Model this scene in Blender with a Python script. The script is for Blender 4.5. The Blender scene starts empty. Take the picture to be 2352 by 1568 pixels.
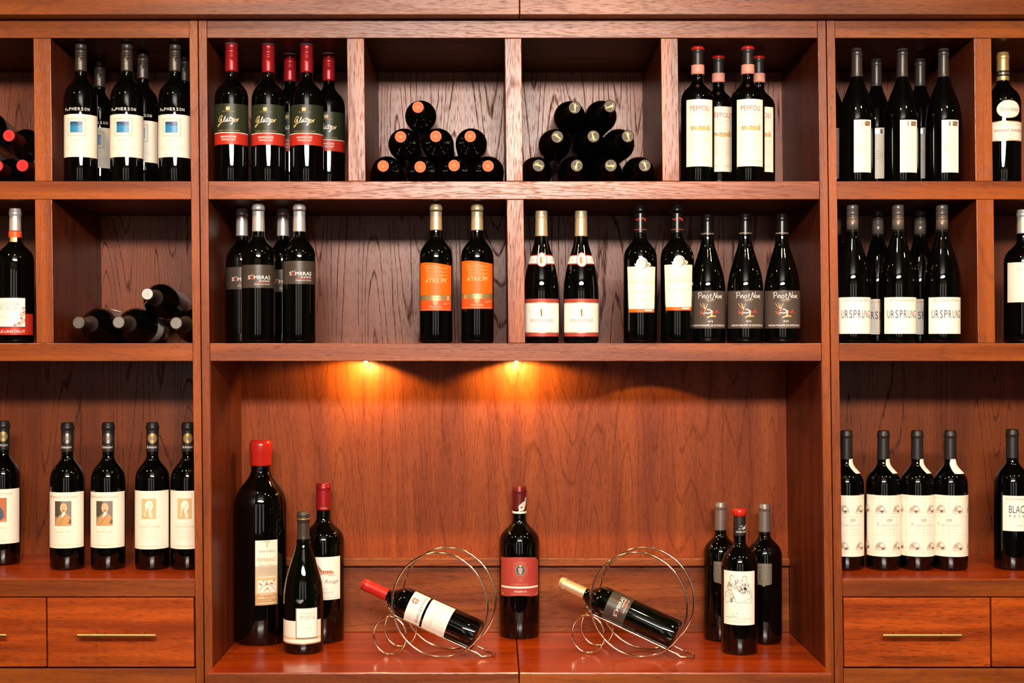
import bpy, bmesh, math, random
from mathutils import Vector, Matrix, Quaternion
random.seed(7)
SC = bpy.context.scene
COL = SC.collection
# ------------------------------------------------------------------ camera, world, lights, exposure
EYE = 1.634                      # eye height above the floor (m)
D0 = 3.07                        # camera to the front plane of the furniture (y = 0)
cd = bpy.data.cameras.new('camera'); cam = bpy.data.objects.new('camera', cd); COL.objects.link(cam)
cam.location = (-0.046, -D0, EYE); cam.rotation_euler = (math.pi/2, 0, 0)
cd.sensor_width = 36.0; cd.lens = D0*1000/2352*36.0
cd.shift_x = 46/2352; cd.shift_y = 16/2352; cd.clip_start = 0.05
SC.camera = cam
SC.view_settings.view_transform = 'Standard'; SC.view_settings.look = 'None'
SC.view_settings.gamma = 1.0; SC.view_settings.use_curve_mapping = False
SC.view_settings.exposure = 0.08
w = bpy.data.worlds.new('world'); SC.world = w; w.use_nodes = True
w.node_tree.nodes['Background'].inputs[0].default_value = (.03, .025, .02, 1)
w.node_tree.nodes['Background'].inputs[1].default_value = 1.0

def light(name, kind, loc, energy, color, rot=(0, 0, 0), **kw):
    l = bpy.data.lights.new(name, kind); o = bpy.data.objects.new(name, l); COL.objects.link(o)
    o.location = loc; o.rotation_euler = rot; l.energy = energy; l.color = color
    for k, v in kw.items(): setattr(l, k, v)
    return o
def aim(o, target):
    o.rotation_euler = (Vector(target)-o.location).to_track_quat('-Z', 'Y').to_euler()
# the bright lamp above and behind the photographer
key = light('key_lamp', 'AREA', (0.05, -3.65, EYE+1.06), 188, (1.0, .89, .78), shape='ELLIPSE', size=2.0, size_y=.30)
aim(key, (0.0, 0.0, EYE-.1))
SPOTC = (1.0, .60, .30)
for x, en in ((-1.75, 72), (-.85, 66), (.35, 60), (1.15, 56), (2.1, 44)):
    light('ceiling_spot', 'SPOT', (x, -1.05, 2.86), en, SPOTC, (math.radians(14), 0, 0), spot_size=math.radians(120), spot_blend=.7, shadow_soft_size=.03)
for x in (-1.6, -.5, .5, 1.6):
    light('ceiling_spot', 'SPOT', (x, -4.1, 2.86), 34, (1, .78, .55), (math.radians(-35), 0, 0), spot_size=math.radians(120), spot_blend=.6, shadow_soft_size=.03)
# ------------------------------------------------------------------ coordinates
def PX(px): return (px-1176)/1000.0
def PZ(py): return 1.65+(784-py)/1000.0
def KD(d): return D0/(D0+d)
# ------------------------------------------------------------------ materials
MATS = {}
def nt(name):
    m = bpy.data.materials.new(name); m.use_nodes = True
    n = m.node_tree; b = n.nodes['Principled BSDF']; MATS[name] = m
    return m, n, b
def simple(name, col, rough=.5, metal=0.0, spec=.5, emis=None, es=1.0, coat=0, bump=0, bscale=300, tint=0):
    m, n, b = nt(name)
    b.inputs['Base Color'].default_value = (*col, 1); b.inputs['Roughness'].default_value = rough
    b.inputs['Metallic'].default_value = metal; b.inputs['Specular IOR Level'].default_value = spec
    b.inputs['Coat Weight'].default_value = coat; b.inputs['Coat Roughness'].default_value = .12
    if emis: b.inputs['Emission Color'].default_value = (*emis, 1); b.inputs['Emission Strength'].default_value = es
    if bump or tint:
        tc = n.nodes.new('ShaderNodeTexCoord'); no = n.nodes.new('ShaderNodeTexNoise'); no.inputs['Scale'].default_value = bscale
        n.links.new(tc.outputs['Object'], no.inputs['Vector'])
        if bump:
            bp = n.nodes.new('ShaderNodeBump'); bp.inputs['Strength'].default_value = bump; bp.inputs['Distance'].default_value = .001
            n.links.new(no.outputs['Fac'], bp.inputs['Height']); n.links.new(bp.outputs['Normal'], b.inputs['Normal'])
        if tint:
            mx = n.nodes.new('ShaderNodeMix'); mx.data_type = 'RGBA'
            mx.inputs[6].default_value = (*[c*(1-tint) for c in col], 1); mx.inputs[7].default_value = (*[min(1, c*(1+tint)) for c in col], 1)
            n.links.new(no.outputs['Fac'], mx.inputs[0]); n.links.new(mx.outputs[2], b.inputs['Base Color'])
    return m
def wood(name, axis, ca, cb, line=.5, ringk=20., rough=.36, pores=.5, spec=.5, coat=.0, lw=.12, fig=1.0):
    """stained oak: tone, cathedral lines and fine pores stretched along the grain axis"""
    m, n, b = nt(name); L = n.links.new; N = n.nodes.new
    tc = N('ShaderNodeTexCoord'); oi = N('ShaderNodeObjectInfo')
    ml = N('ShaderNodeMath'); ml.operation = 'MULTIPLY'; ml.inputs[1].default_value = 9.0; L(oi.outputs['Random'], ml.inputs[0])
    cx = N('ShaderNodeCombineXYZ')
    for i in range(3): L(ml.outputs[0], cx.inputs[i])
    ad = N('ShaderNodeVectorMath'); ad.operation = 'ADD'; L(tc.outputs['Object'], ad.inputs[0]); L(cx.outputs[0], ad.inputs[1])
    def noise(across, along, detail=2., dist=0.):
        mp = N('ShaderNodeMapping'); s = [across]*3; s['XYZ'.index(axis)] = along
        mp.inputs['Scale'].default_value = s; L(ad.outputs[0], mp.inputs['Vector'])
        no = N('ShaderNodeTexNoise'); no.inputs['Scale'].default_value = 1.0; no.inputs['Detail'].default_value = detail
        no.inputs['Distortion'].default_value = dist; L(mp.outputs[0], no.inputs['Vector']); return no.outputs['Fac']
    def math_(op, a, bv=None, c=None):
        q = N('ShaderNodeMath'); q.operation = op
        for i, v in enumerate((a, bv, c)):
            if v is None: continue
            if isinstance(v, (int, float)): q.inputs[i].default_value = v
            else: L(v, q.inputs[i])
        return q.outputs[0]
    def ramp(v, lo, hi):
        q = N('ShaderNodeMapRange'); q.inputs['From Min'].default_value = lo; q.inputs['From Max'].default_value = hi
        q.interpolation_type = 'SMOOTHSTEP'; L(v, q.inputs['Value']); return q.outputs['Result']
    tone = ramp(noise(24*fig, 1.6*fig, 7.), .28, .72)
    broad = noise(7.5*fig, .62*fig, 1.2, .25)
    wob = noise(90, 14, 3.)
    ph = math_('MULTIPLY_ADD', wob, .35, math_('MULTIPLY', broad, ringk))
    pp = math_('PINGPONG', ph, .5)
    ln = math_('SUBTRACT', 1.0, ramp(pp, 0.0, lw))
    brk = ramp(noise(520, 40, 2.), .34, .60)                # the lines are broken up into pores
    lines = math_('MULTIPLY', math_('MULTIPLY', ln, math_('MULTIPLY_ADD', brk, .75, .25)), line)
    po = math_('MULTIPLY', ramp(noise(760, 38, 2.), .55, .68), pores)
    dark = math_('MAXIMUM', lines, po)
    mx = N('ShaderNodeMix'); mx.data_type = 'RGBA'; mx.inputs[6].default_value = (*ca, 1); mx.inputs[7].default_value = (*cb, 1)
    L(tone, mx.inputs[0])
    m2 = N('ShaderNodeMix'); m2.data_type = 'RGBA'; m2.inputs[7].default_value = (*[c*.24 for c in ca], 1)
    L(dark, m2.inputs[0]); L(mx.outputs[2], m2.inputs[6]); L(m2.outputs[2], b.inputs['Base Color'])
    L(math_('MULTIPLY_ADD', dark, .25, rough), b.inputs['Roughness'])
    L(math_('MULTIPLY_ADD', dark, -.85*spec, spec), b.inputs['Specular IOR Level'])
    b.inputs['Coat Weight'].default_value = coat; b.inputs['Coat Roughness'].default_value = .13
    bp = N('ShaderNodeBump'); bp.inputs['Strength'].default_value = .35; bp.inputs['Distance'].default_value = .0006; bp.invert = True
    L(dark, bp.inputs['Height']); L(bp.outputs['Normal'], b.inputs['Normal'])
    return m
CA, CB = (.135, .026, .0035), (.30, .070, .0075)
wood('oak_horizontal', 'X', CA, CB, line=.35, ringk=16, pores=.50, rough=.31, spec=.50)
wood('oak_upright', 'Z', CA, CB, line=.35, ringk=14, pores=.50, rough=.31, spec=.50)
wood('oak_back_panel', 'Z', (.15, .029, .006), (.23, .048, .009), line=.92, ringk=26, pores=.42, rough=.33, spec=.48)
wood('oak_shaded_upright', 'Z', (.075, .011, .003), (.13, .022, .005), line=.30, ringk=14, pores=.35, rough=.40, spec=.22)  # upright oak with the shade inside the compartments put into its colour
wood('oak_shaded_horizontal', 'X', (.055, .008, .003), (.09, .015, .004), line=.25, ringk=14, pores=.3, rough=.42, spec=.12)  # horizontal oak darkened in colour for the shade between the shelves
wood('oak_niche_panel', 'Z', (.20, .032, .005), (.31, .060, .008), line=.50, ringk=22, pores=.5, rough=.42, spec=.25)
wood('oak_upstand', 'X', (.15, .030, .005), (.28, .068, .010), line=.5, ringk=18, pores=.65, rough=.38, spec=.35)
wood('oak_worktop', 'X', (.24, .022, .002), (.38, .050, .003), line=.15, ringk=10, pores=.18, rough=.20, coat=.25)
wood('oak_drawer', 'X', (.20, .028, .003), (.42, .072, .006), line=.25, ringk=18, pores=.65, rough=.40, fig=1.6, spec=.22)
simple('shadow_gap', (.02, .006, .004), .7)
simple('glass_black', (.0010, .0011, .0008), .03, spec=.6)
simple('glass_green', (.0012, .0018, .0009), .03, spec=.6)
simple('brass', (.78, .55, .22), .28, 1.0, bump=.05, bscale=900)
simple('brass_matt', (.62, .45, .18), .36, 1.0)
simple('chrome_wire', (.92, .80, .60), .12, 1.0)
simple('paper_white', (.86, .82, .74), .55, tint=.02, bscale=40)
simple('paper_cream', (.84, .785, .67), .55, tint=.03, bscale=40)
simple('paper_ivory', (.78, .73, .63), .55, tint=.03, bscale=40)
simple('paper_green', (.020, .026, .011), .42, spec=.35)
simple('paper_red', (.42, .022, .010), .42, spec=.35)
simple('paper_wine', (.36, .045, .035), .5, tint=.15, bscale=60)
simple('paper_orange', (.80, .12, .006), .42, spec=.3)
simple('paper_orange_deep', (.66, .075, .012), .42)
simple('paper_charcoal', (.048, .037, .029), .38, spec=.45)
simple('paper_taupe', (.070, .052, .043), .45, spec=.4)
simple('paper_tan', (.62, .46, .26), .5)
simple('paper_pink', (.72, .28, .22), .5)
simple('ink_black', (.02, .014, .012), .5)
simple('ink_brown', (.16, .085, .05), .6)
simple('ink_grey', (.40, .35, .29), .6)
simple('ink_pale', (.52, .45, .35), .6)
simple('ink_red', (.55, .05, .03), .5)
simple('ink_blue', (.010, .20, .42), .4)
simple('ink_deep_blue', (.012, .05, .16), .4)
simple('ink_navy', (.05, .07, .12), .5)
simple('ink_purple', (.05, .015, .03), .5)
simple('ink_white', (.88, .86, .80), .5)
simple('ink_tan', (.50, .28, .10), .6)
simple('ink_skin', (.66, .42, .24), .6)
simple('ink_slate', (.20, .18, .15), .6)
simple('ink_brick', (.42, .13, .05), .6)
simple('ink_orange', (.85, .22, .03), .5)
simple('ink_sand', (.66, .46, .22), .6)
simple('gold_foil', (.80, .52, .18), .32, .75)
simple('gold_pale', (.72, .55, .32), .38, .65)
simple('silver_foil', (.80, .76, .72), .26, 1.0)
simple('pewter', (.26, .22, .17), .42, .8, bump=.3, bscale=260)
simple('capsule_red', (.50, .020, .016), .30, .25, coat=.3)
simple('capsule_crimson', (.30, .010, .014), .34, .3)
simple('capsule_burgundy', (.20, .022, .020), .33, .45)
simple('capsule_orange', (.72, .085, .018), .5, spec=.2)
simple('cap_red', (.50, .012, .018), .5, spec=.2)
simple('capsule_dark_red', (.07, .006, .008), .45, .1, spec=.3)
simple('capsule_black', (.016, .013, .012), .40)
simple('capsule_brown', (.055, .042, .034), .36, .3)
simple('capsule_grey', (.13, .105, .09), .36, .4)
simple('capsule_slate', (.055, .046, .042), .30, .4)
simple('capsule_jet', (.005, .0045, .004), .26, spec=.45)
simple('capsule_mauve', (.22, .17, .155), .38, .5)
simple('capsule_steel', (.72, .67, .62), .36, .65)
simple('wax_red', (.50, .018, .010), .22, bump=.25, bscale=70)
simple('disc_grey', (.11, .098, .085), .55, spec=.15)
simple('figure_gold', (.80, .60, .22), .5, spec=.3)
simple('plaster_room', (.42, .33, .24), .8)
simple('dark_room', (.02, .012, .008), .6)
simple('floor_room', (.035, .015, .008), .4)
simple('window_glow', (.6, .6, .6), .5, emis=(.95, .97, 1.0), es=1.5)
simple('bulb', (1, .8, .5), .4, emis=(1.0, .80, .45), es=60)

# ------------------------------------------------------------------ mesh helpers
def link(o, parent=None):
    COL.objects.link(o)
    if parent is not None: o.parent = parent
    return o
def meshobj(name, verts, faces, mats, parent=None, fm=None, smooth=False):
    me = bpy.data.meshes.new(name); me.from_pydata([tuple(v) for v in verts], [], faces)
    for m in (mats if isinstance(mats, (list, tuple)) else [mats]): me.materials.append(MATS[m])
    if fm: me.polygons.foreach_set('material_index', fm)
    if smooth: me.polygons.foreach_set('use_smooth', [True]*len(me.polygons))
    me.update()
    return link(bpy.data.objects.new(name, me), parent)
def empty(name, loc=(0, 0, 0)):
    o = bpy.data.objects.new(name, None); COL.objects.link(o); o.location = loc; o.empty_display_size = .05; return o
def tag(o, label, cat, group=None, kind=None):
    o['label'] = label; o['category'] = cat
    if group: o['group'] = group
    if kind: o['kind'] = kind
    return o
SHADED = {'oak_horizontal': 'oak_shaded_horizontal', 'oak_upright': 'oak_shaded_upright'}
def hexa(name, xt0, xt1, xb0, xb1, zt, zb, y0, y1, mat, parent=None, bev=.0012, inner=False):
    """board with vertical faces: x limits at the top and at the bottom, front y0, rear y1"""
    bm = bmesh.new()
    P = [(xb0, y0, zb), (xb1, y0, zb), (xb1, y1, zb), (xb0, y1, zb), (xt0, y0, zt), (xt1, y0, zt), (xt1, y1, zt), (xt0, y1, zt)]
    v = [bm.verts.new(p) for p in P]
    for f in ((0, 3, 2, 1), (4, 5, 6, 7), (0, 1, 5, 4), (1, 2, 6, 5), (2, 3, 7, 6), (3, 0, 4, 7)): bm.faces.new([v[i] for i in f])
    if bev: bmesh.ops.bevel(bm, geom=bm.edges[:], offset=bev, segments=2, affect='EDGES', profile=.5)
    me = bpy.data.meshes.new(name); bm.to_mesh(me); bm.free(); me.materials.append(MATS[mat])
    if inner and mat in SHADED:                          # compartment shade put into the colour of all faces but the front
        me.materials.append(MATS[SHADED[mat]])
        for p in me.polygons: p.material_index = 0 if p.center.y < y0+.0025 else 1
    return link(bpy.data.objects.new(name, me), parent)
def box(name, x0, x1, z0, z1, y0, y1, mat, parent=None, bev=.0012):
    return hexa(name, x0, x1, x0, x1, z1, z0, y0, y1, mat, parent, bev)
def tube(name, pts, r, mat, parent=None, closed=False, seg=10):
    n = len(pts); V = []; F = []
    pts = [Vector(p) for p in pts]; prevn = None
    for i, p in enumerate(pts):
        a = pts[(i-1) % n] if (closed or i > 0) else p
        c = pts[(i+1) % n] if (closed or i < n-1) else p
        t = (c-a).normalized()
        if prevn is None:
            nn = t.cross(Vector((0, 0, 1)));
            if nn.length < .1: nn = t.cross(Vector((0, 1, 0)))
        else: nn = prevn - t*prevn.dot(t)
        nn.normalize(); prevn = nn; bb = t.cross(nn)
        for k in range(seg):
            an = 2*math.pi*k/seg; V.append(p+nn*math.cos(an)*r+bb*math.sin(an)*r)
    for i in range(n if closed else n-1):
        for k in range(seg):
            a = i*seg+k; b_ = i*seg+(k+1) % seg; j = (i+1) % n
            F.append((a, b_, j*seg+(k+1) % seg, j*seg+k))
    if not closed:
        F.append(tuple(range(seg))[::-1]); F.append(tuple((n-1)*seg+k for k in range(seg)))
    return meshobj(name, V, F, mat, parent, smooth=True)
def catmull(P, sub=5):
    out = []
    n = len(P)
    for i in range(n-1):
        p0 = P[max(i-1, 0)]; p1 = P[i]; p2 = P[i+1]; p3 = P[min(i+2, n-1)]
        for s in range(sub):
            t = s/sub
            out.append(tuple(.5*((2*p1[k])+(-p0[k]+p2[k])*t+(2*p0[k]-5*p1[k]+4*p2[k]-p3[k])*t*t+(-p0[k]+3*p1[k]-3*p2[k]+p3[k])*t**3) for k in range(len(p1))))
    out.append(tuple(P[-1])); return out
def lathe(name, prof, mat, parent=None, seg=48, capbot=True, captop=True):
    """prof: list of (z, r) in mm"""
    V = []; F = []; n = len(prof)
    for z, r in prof:
        for k in range(seg):
            a = 2*math.pi*k/seg; V.append((r*math.cos(a)*.001, r*math.sin(a)*.001, z*.001))
    for i in range(n-1):
        for k in range(seg):
            F.append((i*seg+k, i*seg+(k+1) % seg, (i+1)*seg+(k+1) % seg, (i+1)*seg+k))
    if capbot: F.append(tuple(range(seg))[::-1])
    if captop: F.append(tuple((n-1)*seg+k for k in range(seg)))
    o = meshobj(name, V, F, mat, parent, smooth=True)
    return o
# ------------------------------------------------------------------ lettering
_tc = {}
def text2d(s):
    if s in _tc: return _tc[s]
    cu = bpy.data.curves.new('t', 'FONT'); cu.body = s; cu.size = 1.0; cu.resolution_u = 2; cu.fill_mode = 'FRONT'
    ob = bpy.data.objects.new('t', cu)
    me = bpy.data.meshes.new_from_object(ob)
    V = [(v.co.x, v.co.y) for v in me.vertices]; F = [tuple(p.vertices) for p in me.polygons]
    bpy.data.objects.remove(ob); bpy.data.curves.remove(cu); bpy.data.meshes.remove(me)
    if not V: V = [(0, 0)]
    x0 = min(v[0] for v in V); x1 = max(v[0] for v in V)
    V = [((x-x0), y) for x, y in V]
    _tc[s] = (V, F, max(x1-x0, 1e-4)); return _tc[s]
class Draw:
    """flat drawing in millimetres: u to the right, v up, o = distance off the surface"""
    def __init__(s, wrap): s.wrap = wrap; s.V = []; s.F = []; s.M = []; s.mats = []
    def mi(s, m):
        if m not in s.mats: s.mats.append(m)
        return s.mats.index(m)
    def quad(s, pts, m, o):
        b = len(s.V); s.V += [s.wrap(u, v, o) for u, v in pts]; s.F.append(tuple(range(b, b+len(pts)))); s.M.append(s.mi(m))
    def rect(s, u0, u1, v0, v1, m, o=.25, top=None, bot=None):
        nu = max(1, int(abs(u1-u0)/2.5)); nv = max(1, int(abs(v1-v0)/12)); b = len(s.V)
        for j in range(nv+1):
            for i in range(nu+1):
                u = u0+(u1-u0)*i/nu
                lo = bot(u) if bot else v0; hi = top(u) if top else v1
                s.V.append(s.wrap(u, lo+(hi-lo)*j/nv, o))
        for j in range(nv):
            for i in range(nu):
                a = b+j*(nu+1)+i; s.F.append((a, a+1, a+nu+2, a+nu+1)); s.M.append(s.mi(m))
        return s
    def frame(s, u0, u1, v0, v1, t, m, o=.45):
        s.rect(u0, u1, v1-t, v1, m, o); s.rect(u0, u1, v0, v0+t, m, o); s.rect(u0, u0+t, v0, v1, m, o); s.rect(u1-t, u1, v0, v1, m, o); return s
    def disc(s, cu, cv, ru, rv, m, o=.35, seg=28):
        rings = 4; b = len(s.V); s.V.append(s.wrap(cu, cv, o))
        for q in range(1, rings+1):
            for k in range(seg):
                a = 2*math.pi*k/seg; s.V.append(s.wrap(cu+ru*q/rings*math.cos(a), cv+rv*q/rings*math.sin(a), o))
        for k in range(seg):
            s.F.append((b, b+1+k, b+1+(k+1) % seg)); s.M.append(s.mi(m))
        for q in range(rings-1):
            for k in range(seg):
                a = b+1+q*seg; s.F.append((a+k, a+seg+k, a+seg+(k+1) % seg, a+(k+1) % seg)); s.M.append(s.mi(m))
        return s
    def stroke(s, pts, w, m, o=.45, smooth=True, taper=False):
        if smooth and len(pts) > 2: pts = catmull(pts, 4)
        n = len(pts); L = []
        for i, p in enumerate(pts):
            a = pts[max(i-1, 0)]; c = pts[min(i+1, n-1)]; dx, dy = c[0]-a[0], c[1]-a[1]; l = math.hypot(dx, dy) or 1
            ww = w*(1-.75*abs(2*i/(n-1)-1)**2) if taper else w
            L.append((p, -dy/l*ww/2, dx/l*ww/2))
        for i in range(n-1):
            (p, nx, ny), (q, mx, my) = L[i], L[i+1]
            s.quad([(p[0]+nx, p[1]+ny), (p[0]-nx, p[1]-ny), (q[0]-mx, q[1]-my), (q[0]+mx, q[1]+my)], m, o)
        return s
    def ring(s, cu, cv, ru, rv, w, m, o=.5, a0=0, a1=360):
        n = 28; return s.stroke([(cu+ru*math.cos(math.radians(a0+(a1-a0)*i/n)), cv+rv*math.sin(math.radians(a0+(a1-a0)*i/n))) for i in range(n+1)], w, m, o, smooth=False)
    def fill(s, poly, m, o=.4, du=.5):
        u0 = min(p[0] for p in poly); u1 = max(p[0] for p in poly); n = max(2, int((u1-u0)/du)); st = (u1-u0)/n
        for i in range(n):
            uc = u0+st*(i+.5); ys = []
            for j in range(len(poly)):
                a, b = poly[j], poly[(j+1) % len(poly)]
                if (a[0] <= uc) != (b[0] <= uc): ys.append(a[1]+(b[1]-a[1])*(uc-a[0])/(b[0]-a[0]))
            ys.sort()
            for j in range(0, len(ys)-1, 2):
                k = max(1, int((ys[j+1]-ys[j])/6))
                for q in range(k):
                    va = ys[j]+(ys[j+1]-ys[j])*q/k; vb = ys[j]+(ys[j+1]-ys[j])*(q+1)/k
                    s.quad([(uc-st/2, va), (uc+st/2, va), (uc+st/2, vb), (uc-st/2, vb)], m, o)
        return s
    def text(s, t, u, v, h, m, w=None, al='c', sh=0., o=.55, arc=0., rot=0):
        """u centre, v baseline, h capital height, w full width"""
        V, F, W = text2d(t); sy = h/.70; sx = (w/W) if w else sy
        tw = W*sx; off = {'c': -tw/2, 'l': 0, 'r': -tw}[al]; b = len(s.V)
        for x, y in V:
            a = off+x*sx+y*sy*sh; c = y*sy-arc*(off+x*sx)**2
            if rot: a, c = -c, a
            s.V.append(s.wrap(u+a, v+c, o))
        for f in F: s.F.append(tuple(b+i for i in f)); s.M.append(s.mi(m))
        return s
    def lines(s, u0, u1, v, m='ink_pale', h=.7, o=.5):
        """a line of print too small to read"""
        u = u0
        while u < u1-1:
            l = random.uniform(2, 6); l = min(l, u1-u); s.rect(u, u+l, v, v+h, m, o); u += l+.9
        return s
    def build(s, name, parent):
        o = meshobj(name, s.V, s.F, s.mats, parent, fm=s.M, smooth=True); return o
# ------------------------------------------------------------------ bottles
SH_BORD = [(0, 0), (.2, .035), (.4, .155), (.56, .35), (.68, .56), (.78, .74), (.88, .89), (1, 1)]
SH_BURG = [(0, 0), (.15, .035), (.35, .18), (.55, .43), (.75, .72), (.88, .90), (1, 1)]
SH_ALS = [(0, 0), (.15, .06), (.35, .25), (.55, .50), (.75, .76), (.88, .91), (1, 1)]
def make_prof(H, R, zs, zn, rn, sh, lip=1.3, liph=16, rneck=None):
    """outline of the glass as (z, r) in mm"""
    rneck = rneck or rn*.93
    P = [(0, R*.80), (.6, R*.90), (2.2, R*.965), (5.5, R)]
    P += [(H*zs*t, R) for t in (.2, .4, .6, .8)]
    s = catmull([(H*(zs+(zn-zs)*t), R-(R-rn)*q) for t, q in sh], 4); P += s
    P += [(H*zn+(H-liph-H*zn)*t, rn+(rneck-rn)*t) for t in (.25, .5, .75, 1)]
    if lip: P += [(H-liph+.8, rneck+lip), (H-liph+7, rneck+lip), (H-liph+8.5, rneck+.2)]
    P += [(H-1.2, rneck+.2), (H-.2, rneck-.8)]
    return P
def rad(prof, z):
    for (z0, r0), (z1, r1) in zip(prof, prof[1:]):
        if z <= z1: return r0+(r1-r0)*max(0, (z-z0))/(z1-z0) if z1 > z0 else r1
    return prof[-1][1]
class Bottle:
    def __init__(s, name, H, R, zs, zn, rn, sh, glass='glass_black', **kw):
        s.H, s.R = H, R; s.p = make_prof(H, R, zs, zn, rn, sh, **kw)
        s.root = empty(name); s.used = False
        lathe('glass_body', s.p, glass, s.root)
    def D(s, zref, rot=0.0, fixed=None):
        rr = fixed or rad(s.p, zref); t0 = math.radians(rot); p = s.p
        def wrap(u, v, o):
            r = (fixed or rad(p, v))+o; a = u/rr+t0; return (r*math.sin(a)*.001, -r*math.cos(a)*.001, v*.001)
        return Draw(wrap)
    def capsule(s, z0, mat, off=.7, seg=40, skirt=0, screw=False, flat=False, r=None, rings=(), top=None, name='capsule'):
        """sleeve following the neck; screw = straight cap with knurled ridges"""
        if screw:
            r = r or 15; H = s.H
            P = [(z0, r-1.2), (z0+.1, r), (H-62, r), (H-44, r)]
            for z in (H-34, H-29, H-25): P += [(z-.8, r), (z-.2, r-.9), (z+.6, r-.9), (z+1.2, r)]
            P += [(H-16, r), (H-15, r-1.0), (H-13.5, r-1.0), (H-12.5, r-.1), (H-2, r-.3), (H+.2, r-1.5)]
            P = sorted(set(P))
        else:
            P = [(z0, rad(s.p, z0)-.5), (z0+.05, rad(s.p, z0)+off)]
            z = z0+2
            while z < s.H-16: P.append((z, rad(s.p, z)+off)); z += 4
            H = s.H; g = rad(s.p, H-4)+.4; rr = max(rad(s.p, H-12), g-.4)+off
            P += [(H-16.6, rad(s.p, H-17)+off), (H-15.4, rr), (H-8.6, rr)]
            P += [(H-1, rr), (H+.3, rr-.6)] if flat else [(H-7.2, max(rr-1.1, g)), (H-1.6, g), (H-.2, g-.7), (H+.5, g-2.4)]
        o = lathe(name, P, mat, s.root, seg=seg)
        return o
    def band(s, z0, z1, mat, off=1.0, name='neck_band'):
        n = 4; P = [(z0, rad(s.p, z0)-.4)]+[(z0+(z1-z0)*i/n, rad(s.p, z0+(z1-z0)*i/n)+off) for i in range(n+1)]+[(z1, rad(s.p, z1)-.4)]
        P = [(z+i*.001, r) for i, (z, r) in enumerate(P)]
        return lathe(name, P, mat, s.root, seg=40, capbot=False, captop=False)
    def topD(s, off=1.0):
        """drawing on the flat top of the cap"""
        H = s.H
        return Draw(lambda u, v, o: (u*.001, -v*-1*.001, (H+off+o)*.001))
def copy_tree(root):
    r = root.copy(); COL.objects.link(r)
    for ch in list(root.children):
        c = ch.copy(); COL.objects.link(c); c.parent = r
        for g in list(ch.children):
            d = g.copy(); COL.objects.link(d); d.parent = c
    return r
def take(b):
    if b.used: return copy_tree(b.root)
    b.used = True; return b.root
Z_ROW1, Z_ROW2, Z_ROW3, Z_TOP = PZ(416), PZ(788), PZ(1329.5), PZ(1530)
def stand(b, px, d, zf, label, cat='bottle', group=None, spin=0.):
    """upright bottle seen at picture column px, its axis d metres behind the furniture front"""
    o = take(b); k = KD(d)
    o.location = (cam.location.x+(px-1130)/1000/k, d, zf+.0004); o.rotation_euler = (0, 0, math.radians(spin))
    tag(o, label, cat, group); return o
def lie(b, px, py, zc, label, d=.012, dx=0., spin=0, group=None, L=.2, rr=None, yaw=0):
    """bottle on its side, cap towards the room at picture point (px, py); zc = height of its axis at the body"""
    o = take(b); k = KD(d)
    tip = Vector((cam.location.x+(px-1130)/1000/k, d, EYE+(800-py)/1000/k))
    back = Vector((tip.x+dx, d+L, zc))
    dirv = (tip-back).normalized()                      # local +z
    q = dirv.to_track_quat('Z', 'Y') @ Quaternion((0, 0, 1), math.radians(spin))
    o.rotation_mode = 'QUATERNION'; o.rotation_quaternion = q
    o.location = tip-dirv*(b.H+1)*.001
    tag(o, label, 'bottle', group); return o
# ------------------------------------------------------------------ the room
def structure(o): o['kind'] = 'structure'; return o
RX, RY = 4.2, -5.2
structure(box('floor', -RX, RX, -.1, 0, RY, .6, 'floor_room', bev=0))
structure(box('ceiling', -RX, RX, 2.95, 3.05, RY, .6, 'dark_room', bev=0))
structure(box('wall_back', -RX, RX, 0, 2.95, .41, .6, 'dark_room', bev=0))
structure(box('wall_left', -RX-.1, -RX, 0, 2.95, RY, .6, 'dark_room', bev=0))
structure(box('wall_right', RX, RX+.1, 0, 2.95, RY, .6, 'dark_room', bev=0))
structure(box('wall_front', -RX, RX, 0, 2.95, RY-.1, RY, 'dark_room', bev=0))
structure(box('added_pier_1', -2.3, 2.0, .0, 2.5, RY, RY+.03, 'plaster_room', bev=0))  # pale plaster pier added on the unseen rear wall for the bottles to mirror
for i, (x0, x1) in enumerate(((-1.95, -1.35), (-.35, .2), (1.15, 1.7))):
    wi = empty('window_%d' % (i+1), ((x0+x1)/2, RY+.031, 1.3)); wi['kind'] = 'structure'
    lx0, lx1 = x0-(x0+x1)/2, x1-(x0+x1)/2
    box('glazing', lx0, lx1, -.8, 1.0, .012, .02, 'window_glow', wi, bev=0)
    for a, c, e, f in ((lx0-.06, lx0, -.86, 1.06), (lx1, lx1+.06, -.86, 1.06), (lx0, lx1, 1.0, 1.06), (lx0, lx1, -.86, -.8), (-.02, .02, -.8, 1.0)):
        box('frame', a, c, e, f, .0, .05, 'dark_room', wi)
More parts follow.
